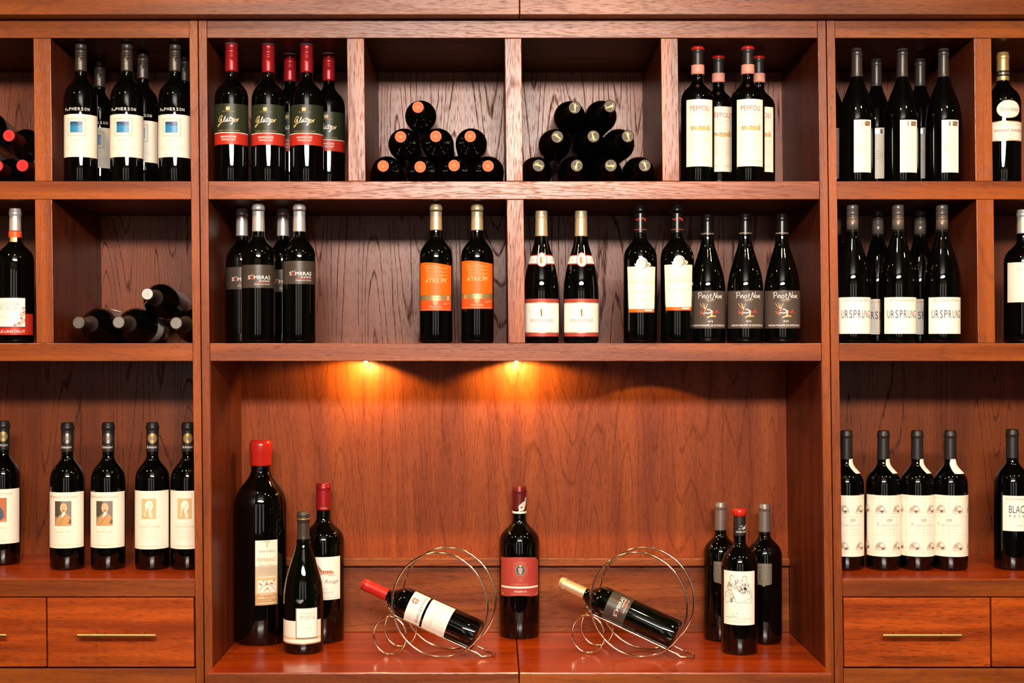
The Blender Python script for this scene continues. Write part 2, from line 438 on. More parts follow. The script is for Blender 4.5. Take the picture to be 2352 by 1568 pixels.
# ------------------------------------------------------------------ the furniture
DB = .385                                               # inner depth of the shelving
def L0(y): return PX(434.3+.0105*(y-46))                # left post, left edge at picture row y
def L1(y): return PX(474.6+.0090*(y-46))
def R0(y): return PX(1877.8+.0125*(y-46))
def R1(y): return PX(1917.8+.0130*(y-46))
YF = 2434.0                                             # picture row of the floor in the front plane
def board(name, fa, fb, yt, yb, y0, y1, mat, parent, bev=.0012):
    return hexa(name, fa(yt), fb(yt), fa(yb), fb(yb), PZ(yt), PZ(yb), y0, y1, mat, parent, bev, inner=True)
def line(x, s=.0115, y0=0): return lambda y: PX(x+s*(y-y0))
LM = lambda y: (L0(y)+L1(y))/2
RM = lambda y: (R0(y)+R1(y))/2
EPS = .0004
def shift(f, e): return lambda y: f(y)+e
def shelving(name, label, A, a, b, B, dividers1, dividers2, niche_bottom, side):
    """A..a left side panel, b..B right side panel"""
    u = empty(name, (0, 0, 0)); tag(u, label, 'shelving')
    ia, ib = shift(a, EPS), shift(b, -EPS)
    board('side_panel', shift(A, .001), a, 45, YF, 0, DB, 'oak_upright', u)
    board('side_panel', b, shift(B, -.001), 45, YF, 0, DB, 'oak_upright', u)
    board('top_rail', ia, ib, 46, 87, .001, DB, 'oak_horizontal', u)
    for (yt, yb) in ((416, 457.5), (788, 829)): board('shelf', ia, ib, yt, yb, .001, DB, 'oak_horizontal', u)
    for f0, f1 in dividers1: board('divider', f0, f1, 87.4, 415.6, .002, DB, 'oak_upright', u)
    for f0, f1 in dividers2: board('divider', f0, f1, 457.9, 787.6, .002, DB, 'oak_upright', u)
    board('back_panel', shift(A, EPS), shift(B, -EPS), 46, 829 if side == 'c' else YF, DB+EPS, DB+.012, 'oak_back_panel', u, bev=0)
    return u
# left unit
uL = shelving('shelving_unit', 'oak shelving unit cut by the left picture edge, with brass-handled drawers', line(-640), line(-620), L0, LM,
    [(line(75.5-.0115*90), line(115.5-.0115*90)), (line(-280), line(-240))], [(line(74), line(113.5)), (line(-284), line(-244))], 1329, 'l')
uR = shelving('shelving_unit', 'oak shelving unit cut by the right picture edge, with brass-handled drawers', RM, R1, line(2960), line(2980),
    [(line(2236.8), line(2276.7)), (line(2592), line(2632))], [(line(2238.2), line(2277.8)), (line(2596), line(2636))], 1329, 'r')
uC = shelving('shelving_unit', 'wide central oak shelving unit with six compartments above a tall open niche', LM, L1, R0, RM,
    [(line(795.2), line(835)), (line(1158), line(1196.5)), (line(1517), line(1556.3))], [(line(1158.5), line(1197.5))], 1530, 'c')
for u, f0, f1, gaps in ((uL, line(-620), L0, (-252, 95, 432)), (uR, R1, line(2960), (0, 2257, 2600))):
    a, b = shift(f0, EPS), shift(f1, -EPS)
    board('counter_shelf', a, b, 1329.5, 1369.5, .0005, DB, 'oak_worktop', u)
    board('counter_edge', a, b, 1330, 1369.5, -.0025, 0, 'oak_horizontal', u)
    board('bottom_rail', a, b, 1534.5, 1575, -.0015, .3, 'oak_horizontal', u)
    board('carcass', shift(a, .004), shift(b, -.004), 1370, 1534, .022, .3, 'shadow_gap', u, bev=0)
    board('cupboard_front', a, b, 1576, 2340, .001, .3, 'oak_upright', u)
def drawer(u, xa, xb, bar=None, matt='brass'):
    d = hexa('drawer', PX(xa), PX(xb), PX(xa+1.8), PX(xb+1.8), PZ(1372), PZ(1531), -.001, .021, 'oak_drawer', u, .0015)
    if bar:
        z = EYE+(800-1459)/1000/1.0115; y = -.035; x0, x1 = [cam.location.x+(p-1130)/1000/1.0115 for p in bar]
        h = tube('handle', [(x0, y, z), (x0+.001, y, z), (x1-.001, y, z), (x1, y, z)], .0042, matt, d, seg=16)
        for xx in (x0+.035, x1-.035):
            tube('handle_post', [(xx, y+.001, z), (xx, -.001, z)], .0032, matt, h, seg=12)
    return d
drawer(uL, 108.5, 444.5, (177.5, 357.5)); drawer(uL, -236, 105, (-165, 15)); drawer(uL, -600, -240)
drawer(uR, 1937.5, 2273, (2027.5, 2209.5), 'brass_matt'); drawer(uR, 2277, 2612, (2367, 2549)); drawer(uR, 2616, 2950)
# central niche: back panel, upstand, ledge
board('niche_back_panel', L1, R0, 829.4, 1529, DB-.004, DB+.012, 'oak_niche_panel', uC, bev=0)
kk = KD(.37)
up = board('upstand', shift(L1, EPS), shift(R0, -EPS), 800+(1303-800)/kk, 1529.6, .370, DB-.0044, 'oak_upstand', uC)
board('ledge', shift(L1, EPS), shift(R0, -EPS), 800+(1281.5-800)/KD(.354), 800+(1300.5-800)/KD(.354), .354, DB-.0044, 'oak_upstand', uC, bev=.003)
board('niche_lining', L1, shift(L1, .0012), 829.6, 1529.5, .004, .353, 'oak_shaded_upright', uC, bev=0)  # thin sheet over the niche wall, its shade put into the colour
board('niche_lining', shift(R0, -.0012), R0, 829.6, 1529.5, .004, .353, 'oak_shaded_upright', uC, bev=0)
board('plinth_panel', shift(L1, EPS), shift(R0, -EPS), 1571, YF, -.03, DB, 'oak_upright', uC)
# two worktop slabs meeting at a seam, two cornice boards meeting above
for xa, xb, lab in ((None, 1190.3, 'glossy red-brown worktop slab in the niche, left of the dark seam'), (1192.3, None, 'glossy red-brown worktop slab in the niche, right of the dark seam')):
    x0 = L1(1530)+.0012 if xa is None else PX(xa); x1 = R0(1530)-.0012 if xb is None else PX(xb)
    t = empty('worktop', ((x0+x1)/2, .15, Z_TOP-.04)); tag(t, lab, 'worktop')
    hw = (x1-x0)/2
    box('worktop_slab', -hw, hw, 0, .04, -.0588-.15, DB-.006-.15, 'oak_worktop', t, .002)
    box('worktop_edge', -hw, hw, .0004, .0388, -.0617-.15, -.0592-.15, 'oak_horizontal', t)
for x0, x1, lab in ((-650, 1191.7, 'oak cornice board over the shelving, left of the seam'), (1193.3, 3000, 'oak cornice board over the shelving, right of the seam')):
    o = box('cornice_board', PX(x0), PX(x1), PZ(45)+.0004, PZ(-200), -.045, .40, 'oak_horizontal'); tag(o, lab, 'cornice')
# ------------------------------------------------------------------ niche lamps
for i, (px, lab, vis) in enumerate(((840, 'small lit downlight under the niche shelf, left of the two glowing ones', 1), (1186, 'small lit downlight under the niche shelf, right of the two glowing ones', 1),
                    (1503, 'small recessed downlight under the niche shelf above the right wire holder', 0))):
    d = .318 if vis else .252; k = KD(d); x = cam.location.x+(px-1130)/1000/k; z = PZ(829)
    t = empty('downlight', (x, d, z)); tag(t, lab, 'lamp', 'niche downlights')
    lathe('housing', [(-3.2, 18), (-3, 24), (-.4, 25)], 'capsule_steel', t, seg=32, capbot=False)
    if vis: lathe('bulb', [(-8.2, 1), (-7.6, 3.0), (-5.5, 4.6), (-3, 4.8)], 'bulb', t, seg=20)
    l = light('downlight_beam', 'SPOT', (x, d, z-(.010 if vis else .009)), 5.0 if vis else 1.0, (1.0, .66, .17), spot_size=math.radians(160 if vis else 131), spot_blend=.25 if vis else .06, shadow_soft_size=.006)
    l.rotation_euler = (math.radians(18 if vis else 0), math.radians((8, -4, 0)[i]), 0)
# ------------------------------------------------------------------ top row, left: white label with a blue picture
def cmb(*s): return list(s)
B = Bottle('wine_bottle', 327, 38, .60, .765, 13.2, SH_BORD, lip=0, rneck=12.6)
B.capsule(262, 'capsule_brown', screw=True, r=13.6)
B.band(256, 261, 'glass_black', 1.6, 'neck_ring')
d = B.D(120); d.rect(-61, 61, 58, 157, 'paper_ivory')
d.frame(-22, 22, 106, 148, 2.2, 'ink_pale', .4); d.frame(-18.5, 18.5, 109.5, 144.5, .5, 'ink_pale', .4)
d.rect(-14.6, 14.6, 114.4, 140, 'ink_slate', .45); d.rect(-13.9, 13.9, 115, 139.4, 'ink_blue', .5); d.rect(-13.9, 13.9, 130, 139.4, 'ink_deep_blue', .55)
d.stroke([(-13.9, 131), (-6, 133), (2, 129), (13.9, 131)], 2.2, 'ink_blue', .62)
d.text('SHIRAZ', 0, 95, 4, 'ink_grey', 24)
for v in (82, 79.5, 75): d.lines(-30, 30, v)
d.text('WINE OF AUSTRALIA', 0, 64, 2, 'ink_grey', 34)
d.build('paper_label', B.root)
d = B.D(170); [d.text(ch, -29+7.2*i, 165.5, 7.2 if i!=1 else 5, 'ink_white', 5, o=.3) for i, ch in enumerate('McPHERSON')]; d.build('glass_lettering', B.root)
d = B.D(280, fixed=13.6); d.text('McPHERSON', 2.5, 279, 4.6, 'ink_pale', 27, o=.3, rot=1)
d.build('cap_lettering', B.root)
G = 'white-labelled bottles with a blue picture'
for px, dd, lab in ((186, .055, 'dark wine bottle with blue square on white label, leftmost in its top-row compartment'),
                    (291.5, .056, 'dark wine bottle with blue square on white label, middle of the three front ones'),
                    (402, .058, 'dark wine bottle with blue square on white label, against the left post'),
                    (229, .243, 'half-hidden dark bottle far behind, between the left and middle blue-square bottles'),
                    (328, .141, 'half-hidden dark bottle behind, between the middle and right blue-square bottles'),
                    (424, .175, 'dark screw-cap bottle mostly hidden behind the blue-square bottle beside the left post')):
    stand(B, px, dd, Z_ROW1, lab, group=G)
# ------------------------------------------------------------------ red cap, green and red label
B = Bottle('wine_bottle', 327.5, 39.3, .595, .755, 13.6, SH_BORD, lip=0, rneck=13)
B.capsule(260.5, 'capsule_crimson', screw=True, r=15.2)
lathe('cap_rim', [(325.6, 14.6), (325.9, 15.5), (327.9, 15.4), (328.7, 14), (328.8, 6)], 'ink_white', B.root, seg=32, capbot=False)
d = B.D(130); cup = lambda u: 114+1.6*math.cos(u/40)
d.rect(-57, 57, 110, 181, 'paper_green', .25); d.rect(-57, 57, 87, 114, 'paper_red', .3, top=lambda u: 113.3); d.rect(-57, 57, 113.3, 114.9, 'paper_cream', .4)
for u in (-3.2, 1.0): d.fill([(u-2.2, 165.5), (u-2.6, 171), (u-1.5, 174.5), (u+.2, 173), (u+1.6, 174.8), (u+2.6, 172), (u+2.2, 165.5)], 'ink_sand', .45)
d.rect(-15, 15, 163, 163.6, 'ink_tan', .45)
G1 = [(-21, 143), (-16, 149), (-14, 152), (-17, 153.5), (-22, 149), (-25, 143), (-23.5, 139.5), (-19, 142), (-15.5, 146), (-17, 140), (-22, 133), (-26.5, 129), (-27.5, 131.5), (-20, 136), (-12, 140)]
d.stroke(G1, 1.5, 'ink_sand', .5)
d.stroke([(-12, 140), (-8, 147), (-6.5, 152), (-9, 148), (-11, 141), (-8.5, 139.5), (-5, 142)], 1.3, 'ink_white', .5)
d.stroke([(-1, 145), (-4, 145.5), (-6.5, 141.5), (-5, 139.5), (-1, 144), (-2, 140), (2, 141)], 1.3, 'ink_white', .5)
d.stroke([(2, 141), (6, 151), (4, 145), (3.5, 140.5), (6, 140)], 1.3, 'ink_white', .5); d.stroke([(-1, 147.6), (9, 148.4)], 1.1, 'ink_white', .55)
d.stroke([(6, 140), (12, 146.5), (7.5, 146), (10, 142), (9, 135), (5, 132.5), (7, 136), (13, 140)], 1.3, 'ink_white', .5)
d.stroke([(13, 141), (16.5, 144.5), (15, 146.5), (12.5, 143), (13.5, 139.5), (17, 140), (20, 146.5), (20.5, 140), (22, 145), (25, 147)], 1.4, 'ink_sand', .5)
d.text('GLATZER', -19, 118, 2.5, 'ink_tan', 14); d.text('CARNUNTUM', 0, 118, 2.5, 'ink_tan', 18); d.text('AUSTRIA', 19, 118, 2.5, 'ink_tan', 14)
d.text('RIEDENCUVÉE', 0, 102.5, 4.4, 'ink_white', 37); d.text('ZWEIGELT 2009', 0, 96, 4, 'ink_white', 33)
d.build('paper_label', B.root)
G = 'red-capped bottles with green and red labels'
for px, dd, lab in ((532, .055, 'red-capped wine bottle with green and red label, leftmost in its compartment'),
                    (616.5, .064, 'red-capped green-label wine bottle, second of the three in the front row'),
                    (704.5, .066, 'red-capped green-label wine bottle, third of the three in the front row'),
                    (666, .168, 'mostly hidden red-capped bottle behind, between the second and third green-label bottles'),
                    (755, .162, 'dimmer red-capped green-label bottle standing back beside the divider')):
    stand(B, px, dd, Z_ROW1, lab, group=G)
# ------------------------------------------------------------------ pink neck band, tall cream label
B = Bottle('wine_bottle', 321, 38.8, .60, .74, 13.6, SH_BORD, lip=1.0, rneck=12.4)
B.capsule(276, 'capsule_black', .5)
B.band(254.5, 276.5, 'paper_pink', 2.4, 'neck_band')
d = B.D(265); d.text('CHIANTI', 0, 268, 3.4, 'ink_tan', 20, o=2.8); d.text('CLASSICO', 0, 259, 3.4, 'ink_tan', 24, o=2.8); d.build('band_lettering', B.root)
lathe('wax_cap', [(311.5, 12), (312, 15.6), (316, 15.8), (319, 14), (321.2, 9), (321.6, 3)], 'wax_red', B.root, seg=36)
d = B.D(110); d.rect(-34, 34, 36, 191, 'paper_cream')
d.text('PÈPPOLI', 0, 165, 11.5, 'ink_red', 46); d.text('CHIANTI CLASSICO', 0, 157.5, 2.6, 'ink_pale', 44); d.text('2009', 3, 149, 3, 'ink_pale', 10)
d.stroke([(-22, 133), (-14, 137), (-8, 134), (-2, 137), (4, 135), (10, 138), (16, 134), (22, 138)], .6, 'ink_pale')
d.fill([(-23, 128), (-18, 130), (-8, 127), (4, 129), (14, 128), (20, 132), (24, 134), (24, 118), (14, 120), (4, 117), (-10, 121), (-22, 119)], 'ink_sand', .4)
for i in range(26):
    u = -22+i*1.75; d.stroke([(u, 119+random.random()*4), (u+1.6+random.random(), 125+random.random()*5)], .7, random.choice(['ink_tan', 'ink_slate', 'ink_sand']), .5, smooth=False)
for u in (-20, -14, -3, 1, 9): d.disc(u, 128, 1.5, 1.4, 'ink_slate', .5, seg=10)
for v in range(112, 70, -3): d.lines(-22, 22, v)
d.text('T', 3, 62, 4, 'ink_sand', 3); d.text('Marchesi', 3, 53.5, 2, 'ink_pale', 10); d.text('ANTINORI', 3, 47, 4.6, 'ink_grey', 35)
d.build('paper_label', B.root)
G = 'tall cream labels with pink neck bands'
for px, dd, lab in ((1602.5, .055, 'wine bottle with pink neck band and tall cream label, front, beside the divider'),
                    (1717.5, .052, 'wine bottle with pink neck band and tall cream label, right one in front'),
                    (1650, .148, 'pink-banded cream-label bottle standing back between the two front ones'),
                    (1742.5, .150, 'pink-banded cream-label bottle half hidden behind the right front one')):
    stand(B, px, dd, Z_ROW1, lab, group=G)
# ------------------------------------------------------------------ slender bottles, narrow ivory label
B = Bottle('wine_bottle', 316, 41, .46, .80, 12.6, SH_BURG, lip=1.0, rneck=11.6, liph=14)
B.capsule(249, 'capsule_slate', .5)
for z in (296, 306): B.band(z, z+1.2, 'capsule_black', .9, 'capsule_groove')
d = B.D(80, 5); d.rect(-21, 21, 22, 143.5, 'paper_ivory')
d.rect(-17.5, -1, 129.5, 140, 'silver_foil', .4); d.rect(4, 17.5, 129.5, 140, 'ink_brown', .4); d.stroke([(4, 137), (11, 135), (17.5, 131)], 1, 'ink_sand')
for i, c in enumerate('MEYER'): d.text(c, -15+7.5*i, 124.5, 3, 'ink_pale')
for t, v, ww in (('2009', 86, 9), ('Spätburgunder', 80.5, 26), ('Merdinger', 74.5, 18), ('Bühl', 68.5, 9)): d.text(t, -16, v, 3.2, 'ink_grey', ww, al='l')
d.text('BADEN', -15, 26, 3, 'ink_pale', 13, al='l')
d.build('paper_label', B.root)
G = 'slender bottles with narrow ivory labels'
for px, dd, lab in ((1968, .055, 'slender wine bottle with narrow ivory label, nearest the right post'),
                    (2072.5, .057, 'slender wine bottle with narrow ivory label, middle of the three in front'),
                    (2167, .057, 'slender wine bottle with narrow ivory label, rightmost of the three in front'),
                    (1908, .172, 'dark slender bottle almost wholly hidden behind the top of the right post'),
                    (2013, .168, 'dark slender bottle standing back between the left and middle ivory labels'),
                    (2113.5, .166, 'dark slender bottle standing back between the middle and right ivory labels')):
    stand(B, px, dd, Z_ROW1, lab, group=G)
# gold cap, oval label
B = Bottle('wine_bottle', 310, 40.5, .60, .77, 13.8, SH_BORD, lip=1.0)
B.capsule(243, 'gold_foil', .8); B.band(253, 266, 'capsule_black', 1.2, 'capsule_band')
d = B.D(265); d.text('TERRA NOBLE', 0, 257.5, 3.5, 'gold_pale', 30, o=1.6); d.build('band_lettering', B.root)
d = B.D(140); d.disc(0, 171, 29, 21, 'gold_pale', .35); d.disc(0, 171, 27.5, 19.5, 'paper_ivory', .5)
d.text('Terra Noble', 0, 166, 9, 'ink_slate', 44, sh=.3, o=.8); d.build('oval_label', B.root)
d = B.D(120); d.rect(-60, 60, 97, 143.6, 'paper_ivory'); d.rect(-60, 60, 141.5, 143.6, 'gold_foil', .4); d.rect(-60, 60, 97, 99, 'gold_foil', .4)
d.text('CABERNET SAUVIGNON', 0, 135, 3, 'ink_grey', 62); d.text('vineyard selection', 0, 118.5, 9, 'ink_brown', 70, sh=.35, o=.6); d.text('2009', 0, 109.5, 3.4, 'ink_tan', 11); d.text('COLCHAGUA VALLEY', 0, 105, 2.4, 'ink_pale', 34)
d.text('CHILE', 0, 100.5, 2.6, 'ink_tan', 14)
d.build('paper_label', B.root)
stand(B, 2303.5, .07, Z_ROW1, 'gold-capped wine bottle with oval cream label at the top right picture edge')
# ------------------------------------------------------------------ lying bottles, top row
def round_emblem(B, col, line, r=12.0):
    d = B.topD(.45); d.disc(0, 0, r, r, col, 0.05); d.ring(0, 0, r-.9, r-.9, .8, line, .35); d.ring(0, 0, r*.62, r*.62, .5, line, .35)
    return d
B = Bottle('wine_bottle', 300, 37.7, .62, .76, 13.4, SH_BORD)
B.capsule(228, 'capsule_jet', .7, flat=True)
d = round_emblem(B, 'capsule_orange', 'ink_orange', 13.0); 
for i in range(9): a = i*2*math.pi/9; d.stroke([(2*math.cos(a), 2*math.sin(a)), (6*math.cos(a+.4), 6*math.sin(a+.4))], .8, 'ink_tan', .3, smooth=False)
d.text('B', 0, -2, 4, 'ink_tan', 3.4, o=.45); d.build('cap_emblem', B.root)
zb = Z_ROW1+.0381; h2 = .0655; G = 'lying bottles with orange caps'
for px, py, r, dx, lab in ((880, 381, 0, 0, 'lying bottle with orange cap, bottom layer, leftmost of the pyramid'),
                           (965, 383, 0, 0, 'lying bottle with orange cap, bottom layer, second from the left'),
                           (1043, 380, 0, 0, 'lying bottle with orange cap, bottom layer, third from the left'),
                           (1121, 381, 0, 0, 'lying bottle with orange cap, bottom layer, against the divider'),
                           (920, 314, 1, .001, 'lying bottle with orange cap, middle layer, left'),
                           (1001, 313, 1, .001, 'lying bottle with orange cap, middle layer, centre'),
                           (1080, 313, 1, .001, 'lying bottle with orange cap, middle layer, right'),
                           (960, 246, 2, .001, 'lying bottle with orange cap, alone on top of the pyramid')):
    lie(B, px, py, zb+r*h2, lab, dx=dx, spin=random.uniform(0, 360), group=G)
B = Bottle('wine_bottle', 300, 38.2, .56, .79, 13.8, SH_BURG)
B.capsule(224, 'capsule_jet', .8, flat=True)
d = B.topD(.45); d.disc(0, 0, 13.2, 13.2, 'disc_grey', .05); d.ring(0, 0, 12.6, 12.6, .5, 'ink_slate', .3)
d.fill([(-1.5, 8.5), (.5, 9.5), (2, 8), (1, 6.2), (3, 3), (2.4, -1), (3.6, -4.5), (2, -8), (.3, -8.6), (1, -4.6), (-.8, -1), (-2.2, 2.5), (-1.2, 5.6)], 'figure_gold', .3, du=.3)
d.stroke([(-1, 5), (-4, 7.5), (-5.5, 10)], 1.2, 'figure_gold', .35); d.stroke([(1.5, 4.5), (4.6, 5.6), (6, 4.2)], 1.1, 'figure_gold', .35); d.stroke([(-4.6, -9.6), (0, -9), (5, -8.4)], 1.0, 'figure_gold', .35)
d.build('cap_emblem', B.root)
G = 'lying bottles with grey and gold cap discs'; zb = Z_ROW1+.0386
for px, py, r, dx, s, lab in ((1237, 380, 0, -.002, 60, 'lying bottle with grey and gold cap disc, bottom layer, against the divider'),
                              (1325, 380, 0, 0, 155, 'lying bottle with grey and gold cap disc, bottom layer, second from the left'),
                              (1403, 380, 0, 0, 260, 'lying bottle with grey and gold cap disc, bottom layer, third from the left'),
                              (1481, 380, 0, 0, 10, 'lying bottle with grey and gold cap disc, bottom layer, rightmost'),
                              (1280, 314, 1, -.001, 38, 'lying bottle with grey and gold cap disc, middle layer, left'),
                              (1363, 313, 1, 0, 185, 'lying bottle with grey and gold cap disc, middle layer, centre'),
                              (1442, 313, 1, -.014, 5, 'lying bottle with grey and gold cap disc, middle layer, right'),
                              (1320, 247, 2, -.006, -12, 'lying bottle with grey and gold cap disc, top layer, left'),
                              (1401, 244, 2, -.016, -80, 'lying bottle with grey and gold cap disc, top layer, right')):
    lie(B, px, py, zb+r*.0665, lab, dx=dx, spin=s, group=G)
# red caps at the left edge
B = Bottle('wine_bottle', 300, 37.5, .62, .76, 13.2, SH_BORD)
B.capsule(230, 'capsule_dark_red', .9, flat=True)
d = round_emblem(B, 'cap_red', 'ink_red', 13.2); d.build('cap_emblem', B.root)
G = 'lying bottles with red caps'; zb = Z_ROW1+.0379
for px, py, zz, dx, dd, lab in ((51, 380, 0, 0, .03, 'lying bottle with bright red cap on the shelf, beside the first divider'),
                            (20, 311, .064, .004, .03, 'lying bottle with bright red cap resting on the two below it'),
                            (-7, 381, 0, -.014, .075, 'dim lying bottle with red cap cut by the left picture edge')):
    lie(B, px, py, zb+zz, lab, d=dd, dx=dx, group=G)
B = Bottle('wine_bottle', 300, 37.5, .62, .76, 13.2, SH_BORD)
B.capsule(230, 'capsule_black', .9); d = B.D(80, 60); d.rect(-45, 45, 55, 130, 'paper_ivory'); d.build('paper_label', B.root)
lie(B, -52, 268, Z_ROW1+.141, 'lying bottle with a pale label, topmost at the left picture edge', d=.03, dx=-.02, spin=200)
# ------------------------------------------------------------------ second row
B = Bottle('wine_bottle', 314.5, 42.5, .60, .76, 13.5, SH_BORD)
B.capsule(262, 'capsule_steel', .5); B.band(246, 261, 'paper_orange_deep', 1.6, 'neck_band')
d = B.D(245); d.rect(-6, 8, 236, 247, 'gold_foil', 2.2); d.build('neck_seal', B.root)
d = B.D(70); d.rect(-64, 64, 19, 68, 'paper_red', .25); d.rect(-40, 38, 36.5, 106, 'ink_black', .35); d.rect(-40, 37, 38, 104, 'paper_white', .5)
d.text('KLOSTER', -3, 86, 9, 'ink_grey', 54, o=.7); d.text('PFORTA', -3, 75.5, 8.4, 'ink_grey', 46, o=.7); d.rect(-24, 16, 71, 71.4, 'ink_pale', .65)
d.text('Blauer Zweigelt', -3, 60, 3, 'ink_grey', 32, sh=.25, o=.7); d.text('trocken', -3, 54, 2.4, 'ink_pale', 13, o=.7)
def scroll(cx, cy, r, sgn=1, m='ink_brick'):
    d.stroke([(cx+sgn*(r*(1-t/18))*math.cos(t*.55), cy+(r*(1-t/18))*math.sin(t*.55)) for t in range(17)], 1.5, m, .7, smooth=False)
for a in ((30, 66, 6, 1), (32, 52, 6, -1), (25, 44, 5.5, 1), (33, 80, 4, 1), (16, 41.5, 4, -1), (-37, 92, 5, 1), (-37, 80, 5, -1), (-36, 70, 4, 1)): scroll(*a)
for a in ((22, 46, 2.4, 1), (28, 58, 2.4, -1), (34, 72, 2, 1), (13, 40, 2, 1)): scroll(*a, m='ink_red')
d.text('SAALE-UNSTRUT', -3, 24, 6.2, 'ink_white', 80, o=.6)
d.build('paper_label', B.root)
stand(B, 35, .06, Z_ROW2, 'wine bottle with orange-red neck band and scrolled white label at the left picture edge')
# lying, silver embossed caps
B = Bottle('wine_bottle', 300, 42.5, .50, .80, 13.4, SH_BURG)
B.capsule(222, 'capsule_brown', .7, flat=True); d = round_emblem(B, 'silver_foil', 'pewter', 12.6)
for i in range(14): a = i*2.4; d.stroke([(i*.55*math.cos(a), i*.55*math.sin(a)), ((i*.55+2)*math.cos(a+.8), (i*.55+2)*math.sin(a+.8))], 1.0, 'pewter', .3, smooth=False)
d.build('cap_emblem', B.root)
d = B.D(80); d.rect(-50, 50, 62, 118, 'paper_ivory'); d.build('paper_label', B.root)
G = 'lying bottles with silvery embossed caps'; zb = Z_ROW2+.0430
for px, py, z, dx, s, lab in ((180, 741, 0, .010, 215, 'lying bottle with silvery embossed cap, leftmost on its shelf'),
                              (272, 740, 0, .004, 60, 'lying bottle with silvery embossed cap, middle of the three on the shelf'),
                              (404, 742, 0, .010, 110, 'lying bottle with silvery embossed cap beside the left post'),
                              (338, 675, .0555, -.004, 215, 'lying bottle with silvery embossed cap resting on top of the others')):
    lie(B, px, py, zb+z, lab, dx=dx, spin=s, group=G, d=.02)
# charcoal label
def charcoal(D, dy=0):
    D.rect(-50, 50, 127.6+dy, 181+dy, 'paper_charcoal')
    D.text('S', -15.5, 147.5+dy, 8.6, 'ink_white', 6); D.ring(-8, 151.5+dy, 3.4, 3.6, 1.4, 'ink_red'); D.text('MBRAS', 16, 147.5+dy, 8.6, 'ink_white', 39)
    D.stroke([(-10.5, 158+dy), (-9.4, 156.4+dy)], .8, 'ink_white', smooth=False); D.stroke([(-5, 158.5+dy), (-6.4, 156.4+dy)], .8, 'ink_white', smooth=False); D.stroke([(-12, 157+dy), (-10.6, 155.6+dy)], .8, 'ink_white', smooth=False)
    D.text('DE BODEGA', 35, 141.5+dy, 4, 'ink_white', 26, al='r'); D.rect(-3, 35, 138+dy, 139.4+dy, 'ink_red', .5); D.text('DENOMINACION DE ORIGEN', 35, 134.6+dy, 2, 'ink_white', 38, al='r')
    D.stroke([(-30, 168+dy), (-26, 170+dy), (-20, 167+dy), (-14, 171+dy), (-8, 169+dy), (2, 172+dy)], .5, 'ink_black')
    return D
B = Bottle('wine_bottle', 326.4, 38.6, .60, .765, 14, SH_BORD, lip=1.2)
B.capsule(260, 'capsule_steel', .9); charcoal(B.D(150)).build('paper_label', B.root)
G = 'silver-capped bottles with charcoal labels'
SB = []
for px, dd, dz, lab in ((593.5, .055, 0, 'silver-capped wine bottle with charcoal label, front left of the four'),
                    (687.5, .057, .009, 'silver-capped wine bottle with charcoal label, front right of the four'),
                    (556, .175, .002, 'silver-capped charcoal-label bottle standing back, leftmost of the four'),
                    (650, .178, -.004, 'silver-capped charcoal-label bottle standing back between the two front ones')):
    o = stand(B, px, dd, Z_ROW2, lab, group=G); SB.append(o)
    for ch in o.children:
        if ch.name.startswith('paper'): ch.location.z = dz
# orange label
B = Bottle('wine_bottle', 325.5, 38.6, .60, .765, 14.2, SH_BORD, lip=1.2)
B.capsule(263, 'gold_pale', .6)
d = B.D(130); wav = lambda u: 184+2.8*math.cos((u+17)/17.) if u > -46 else 184
d.rect(-46, 46, 75, 186, 'paper_orange', top=lambda u: 183.2+3.2*math.cos((u+24)/23.)); d.rect(-46, 46, 75, 98.5, 'paper_orange_deep', .35)
for q in range(4):
    vv = 178-q*8
    d.stroke([(-26+q*2, vv), (-12+q*2, vv+1.5), (4+q*3, vv-1), (18, vv-6), (30, vv-4)], .7, 'ink_sand')
    for i in range(10): u = -24+q*2+i*4.2; d.ring(u, vv-5-(max(0, u)*.18), 1.6, 3.0, .5, 'ink_sand', a0=0, a1=180)
d.text('ATRIUM', 0, 139, 9.5, 'ink_sand', 50); d.text('Merlot', 0, 129, 5.4, 'ink_brick', 24, sh=.4); d.text('2009', 3, 122.5, 3.6, 'ink_brick', 12)
d.rect(-46, 46, 98.5, 109.5, 'gold_foil', .45); d.rect(-46, 46, 109.5, 110.6, 'ink_brown', .45); d.text('TORRES', 0, 101.2, 6.2, 'ink_slate', 50, o=.7)
d.fill([(-5.5, 97), (5.5, 97), (5, 91), (0, 87), (-5, 91)], 'ink_sand', .5); 
for u in (-3, 0, 3): d.rect(u-.6, u+.6, 89.5, 95, 'paper_orange_deep', .65)
d.text('FAMILIA TORRES', 0, 82.2, 3, 'ink_sand', 29); d.stroke([(20, 89), (24, 93), (26, 89), (30, 93), (35, 91), (40, 94)], .8, 'ink_sand'); d.lines(-40, 40, 77, 'ink_sand')
d.build('paper_label', B.root)
G = 'gold-capped bottles with orange labels'
for px, dd, dz, lab in ((1001.5, .055, 0, 'gold-capped wine bottle with orange label, the left one of the pair'), (1096, .058, .0045, 'gold-capped wine bottle with orange label, the right one beside the divider')):
    o = stand(B, px, dd, Z_ROW2, lab, group=G)
    for ch in o.children:
        if ch.name.startswith('paper'): ch.location.z = dz
